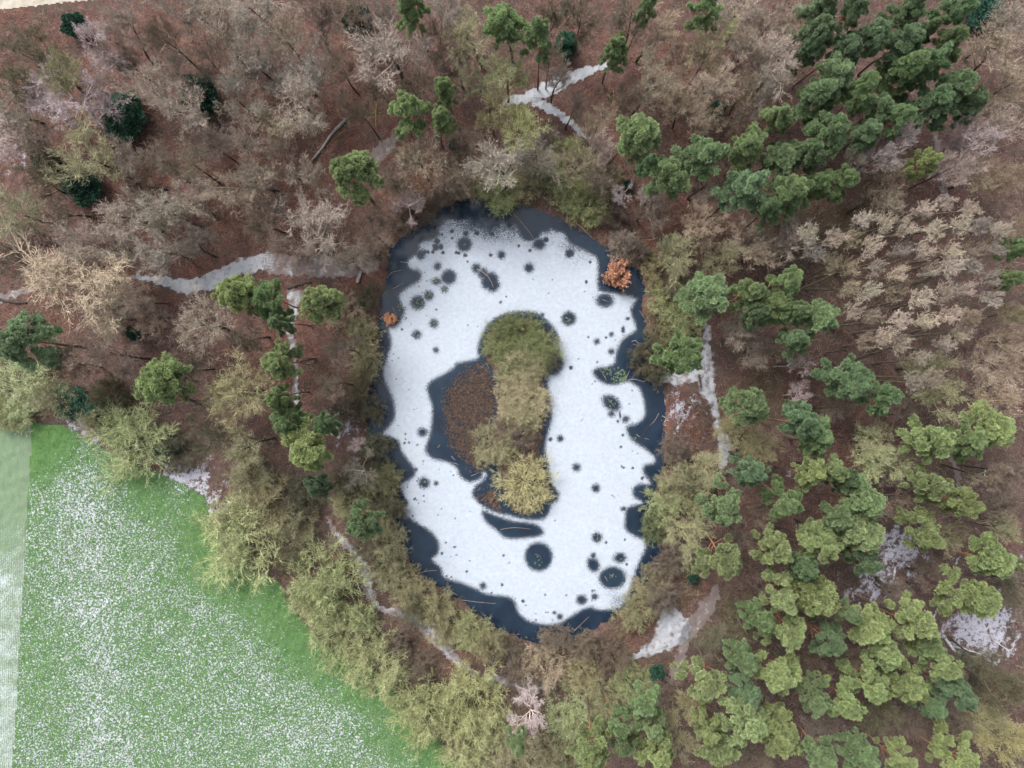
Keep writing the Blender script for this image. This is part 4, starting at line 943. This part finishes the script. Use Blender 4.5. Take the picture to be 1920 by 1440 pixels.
log([(1862,1200),(1880,1212),(1900,1228)], .08, W_SNOW, 'long thin frosty branch right of the frosty clearing')
log([(1850,988),(1870,991),(1885,990),(1900,993)], .08, W_PALE, 'pale dead branch lying at the right edge', side=[([(1878,991),(1890,998)], .05)])
log([(1640,1082),(1665,1105),(1698,1142)], .20, W_DARK, 'dark thick log in the frosty patch lower right')
log([(1755,1057),(1763,1062),(1770,1064)], .12, W_MOSS, 'yellow mossy log in brush at lower right')
log([(1225,1058),(1245,1058),(1261,1058)], .08, W_PALE, 'pale straight pole by the lower right shore')
log([(0,562),(25,566),(50,568)], .16, W_DARK, 'dark log at the left photo edge')
log([(235,337),(250,342),(262,344)], .16, W_DARK, 'dark log between bare trees upper left')
log([(330,327),(355,333),(388,341)], .13, W_DARK, 'dark log on the red leaves above left path')
log([(55,270),(70,268),(84,262)], .10, W_PALE, 'whitish fallen branch in the far left brush')
log([(1080,418),(1095,430),(1110,445)], .10, W_TAN, 'tan log along the top right shore')
log([(1138,178),(1150,190),(1158,195)], .10, W_MOSS, 'mossy crooked branch right of the fork path', side=[([(1150,190),(1158,182)], .05)])
log([(1148,175),(1140,185),(1150,198)], .09, W_DARK, 'dark crooked branch right of the fork path')
log([(1532,372),(1545,366),(1560,358)], .07, W_MOSS, 'slim yellow-green pole at the plantation upper left')
log([(1400,1205),(1418,1245),(1440,1280)], .09, W_BROWN, 'slender reddish fallen stem among lower right pines')
log([(1380,1155),(1392,1175),(1402,1190)], .10, W_GREY, 'grey fallen stem right of the lower frosty path')

# ------------------------------------------------------------------ benches, stump, marker
def box(sx, sy, sz, mat, name, bev=.01):
    g = Geo(); a, b, c = sx / 2, sy / 2, sz / 2
    V = []
    for z, k in ((-c, 1), (c - bev, 1), (c, 1 - bev * 2 / min(sx, sy))):
        V += [(-a * k, -b * k, z), (a * k, -b * k, z), (a * k, b * k, z), (-a * k, b * k, z)]
    F = [(3, 2, 1, 0), (8, 9, 10, 11)]
    for r in (0, 4):
        for i in range(4): F.append((r + i, r + (i + 1) % 4, r + 4 + (i + 1) % 4, r + 4 + i))
    g.add(V, F); return g.mesh(name, [mat])
def bench(x, y, ang, ln, wd, mat, label):
    X, Y = px(x, y); e = bpy.data.objects.new('plank_bench', None); COL.objects.link(e); e.location = (X, Y, gz(X, Y)); e.rotation_euler = (0, 0, ang)
    tag(e, label, 'bench', 'plank benches by the pond')
    s = box(ln, wd, .09, mat, 'seat', .015)
    o = link('seat', s, e); o.location = (0, 0, .44)
    leg = box(.14, wd * .8, .46, W_DARK, 'leg', .01)
    for k in (-1, 1):
        o = link('leg', leg, e); o.location = (k * ln * .36, 0, .17)
bench(674, 520, math.radians(71), 1.6, .38, W_GREY, 'grey plank bench on red leaves left of the pond')
bench(1311, 715, math.radians(-82), 1.75, .26, W_DARK, 'dark narrow plank bench on the frosty path right of pond')

X, Y = px(1181, 448); e = bpy.data.objects.new('tree_stump', None); COL.objects.link(e); e.location = (X, Y, gz(X, Y)); tag(e, 'mossy stump with whitish cut top near the top right shore', 'stump')
g = Geo(); P = np.array([[0, 0, -.2], [.02, .02, .2], [.0, .05, .55], [.03, .02, .75]])[None]; g.tubes(P, np.array([[.34, .27, .23, .22]]), 12, cap=True); link('trunk', g.mesh('trunk', [W_MOSS], True), e)
g = Geo(); g.tubes(np.array([[[.03, .02, .745], [.03, .02, .765]]]), np.array([[.215, .21]]), 12, cap=True); link('cut_top', g.mesh('cut_top', [W_PALE]), e)
g = Geo(); g.tubes(np.array([[[.0, -.30, .0], [.02, -.36, .22], [.0, -.40, .3]]]), np.array([[.20, .17, .14]]), 8, cap=True); link('split_wood', g.mesh('split_wood', [W_PALE]), e)

X, Y = px(1846, 886); e = bpy.data.objects.new('marker_stake', None); COL.objects.link(e); e.location = (X, Y, gz(X, Y) + .14); e.rotation_euler = (0, 0, math.radians(82)); tag(e, 'thin pink and teal painted stake lying in brush far right', 'stake')
for i, c in enumerate(((.62, .38, .38), (.30, .50, .42), (.14, .17, .17), (.45, .58, .50), (.25, .52, .42), (.60, .42, .44))):
    m = mat_wood('paint', tuple(v * .9 for v in c), c); g = Geo(); x0 = -.55 + i * .19
    g.tubes(np.array([[[x0, 0, 0], [x0 + .095, 0, .01], [x0 + .187, 0, 0]]]), np.array([[.055, .055, .052]]), 8, cap=True); link('painted_band', g.mesh('painted_band', [m], True), e)
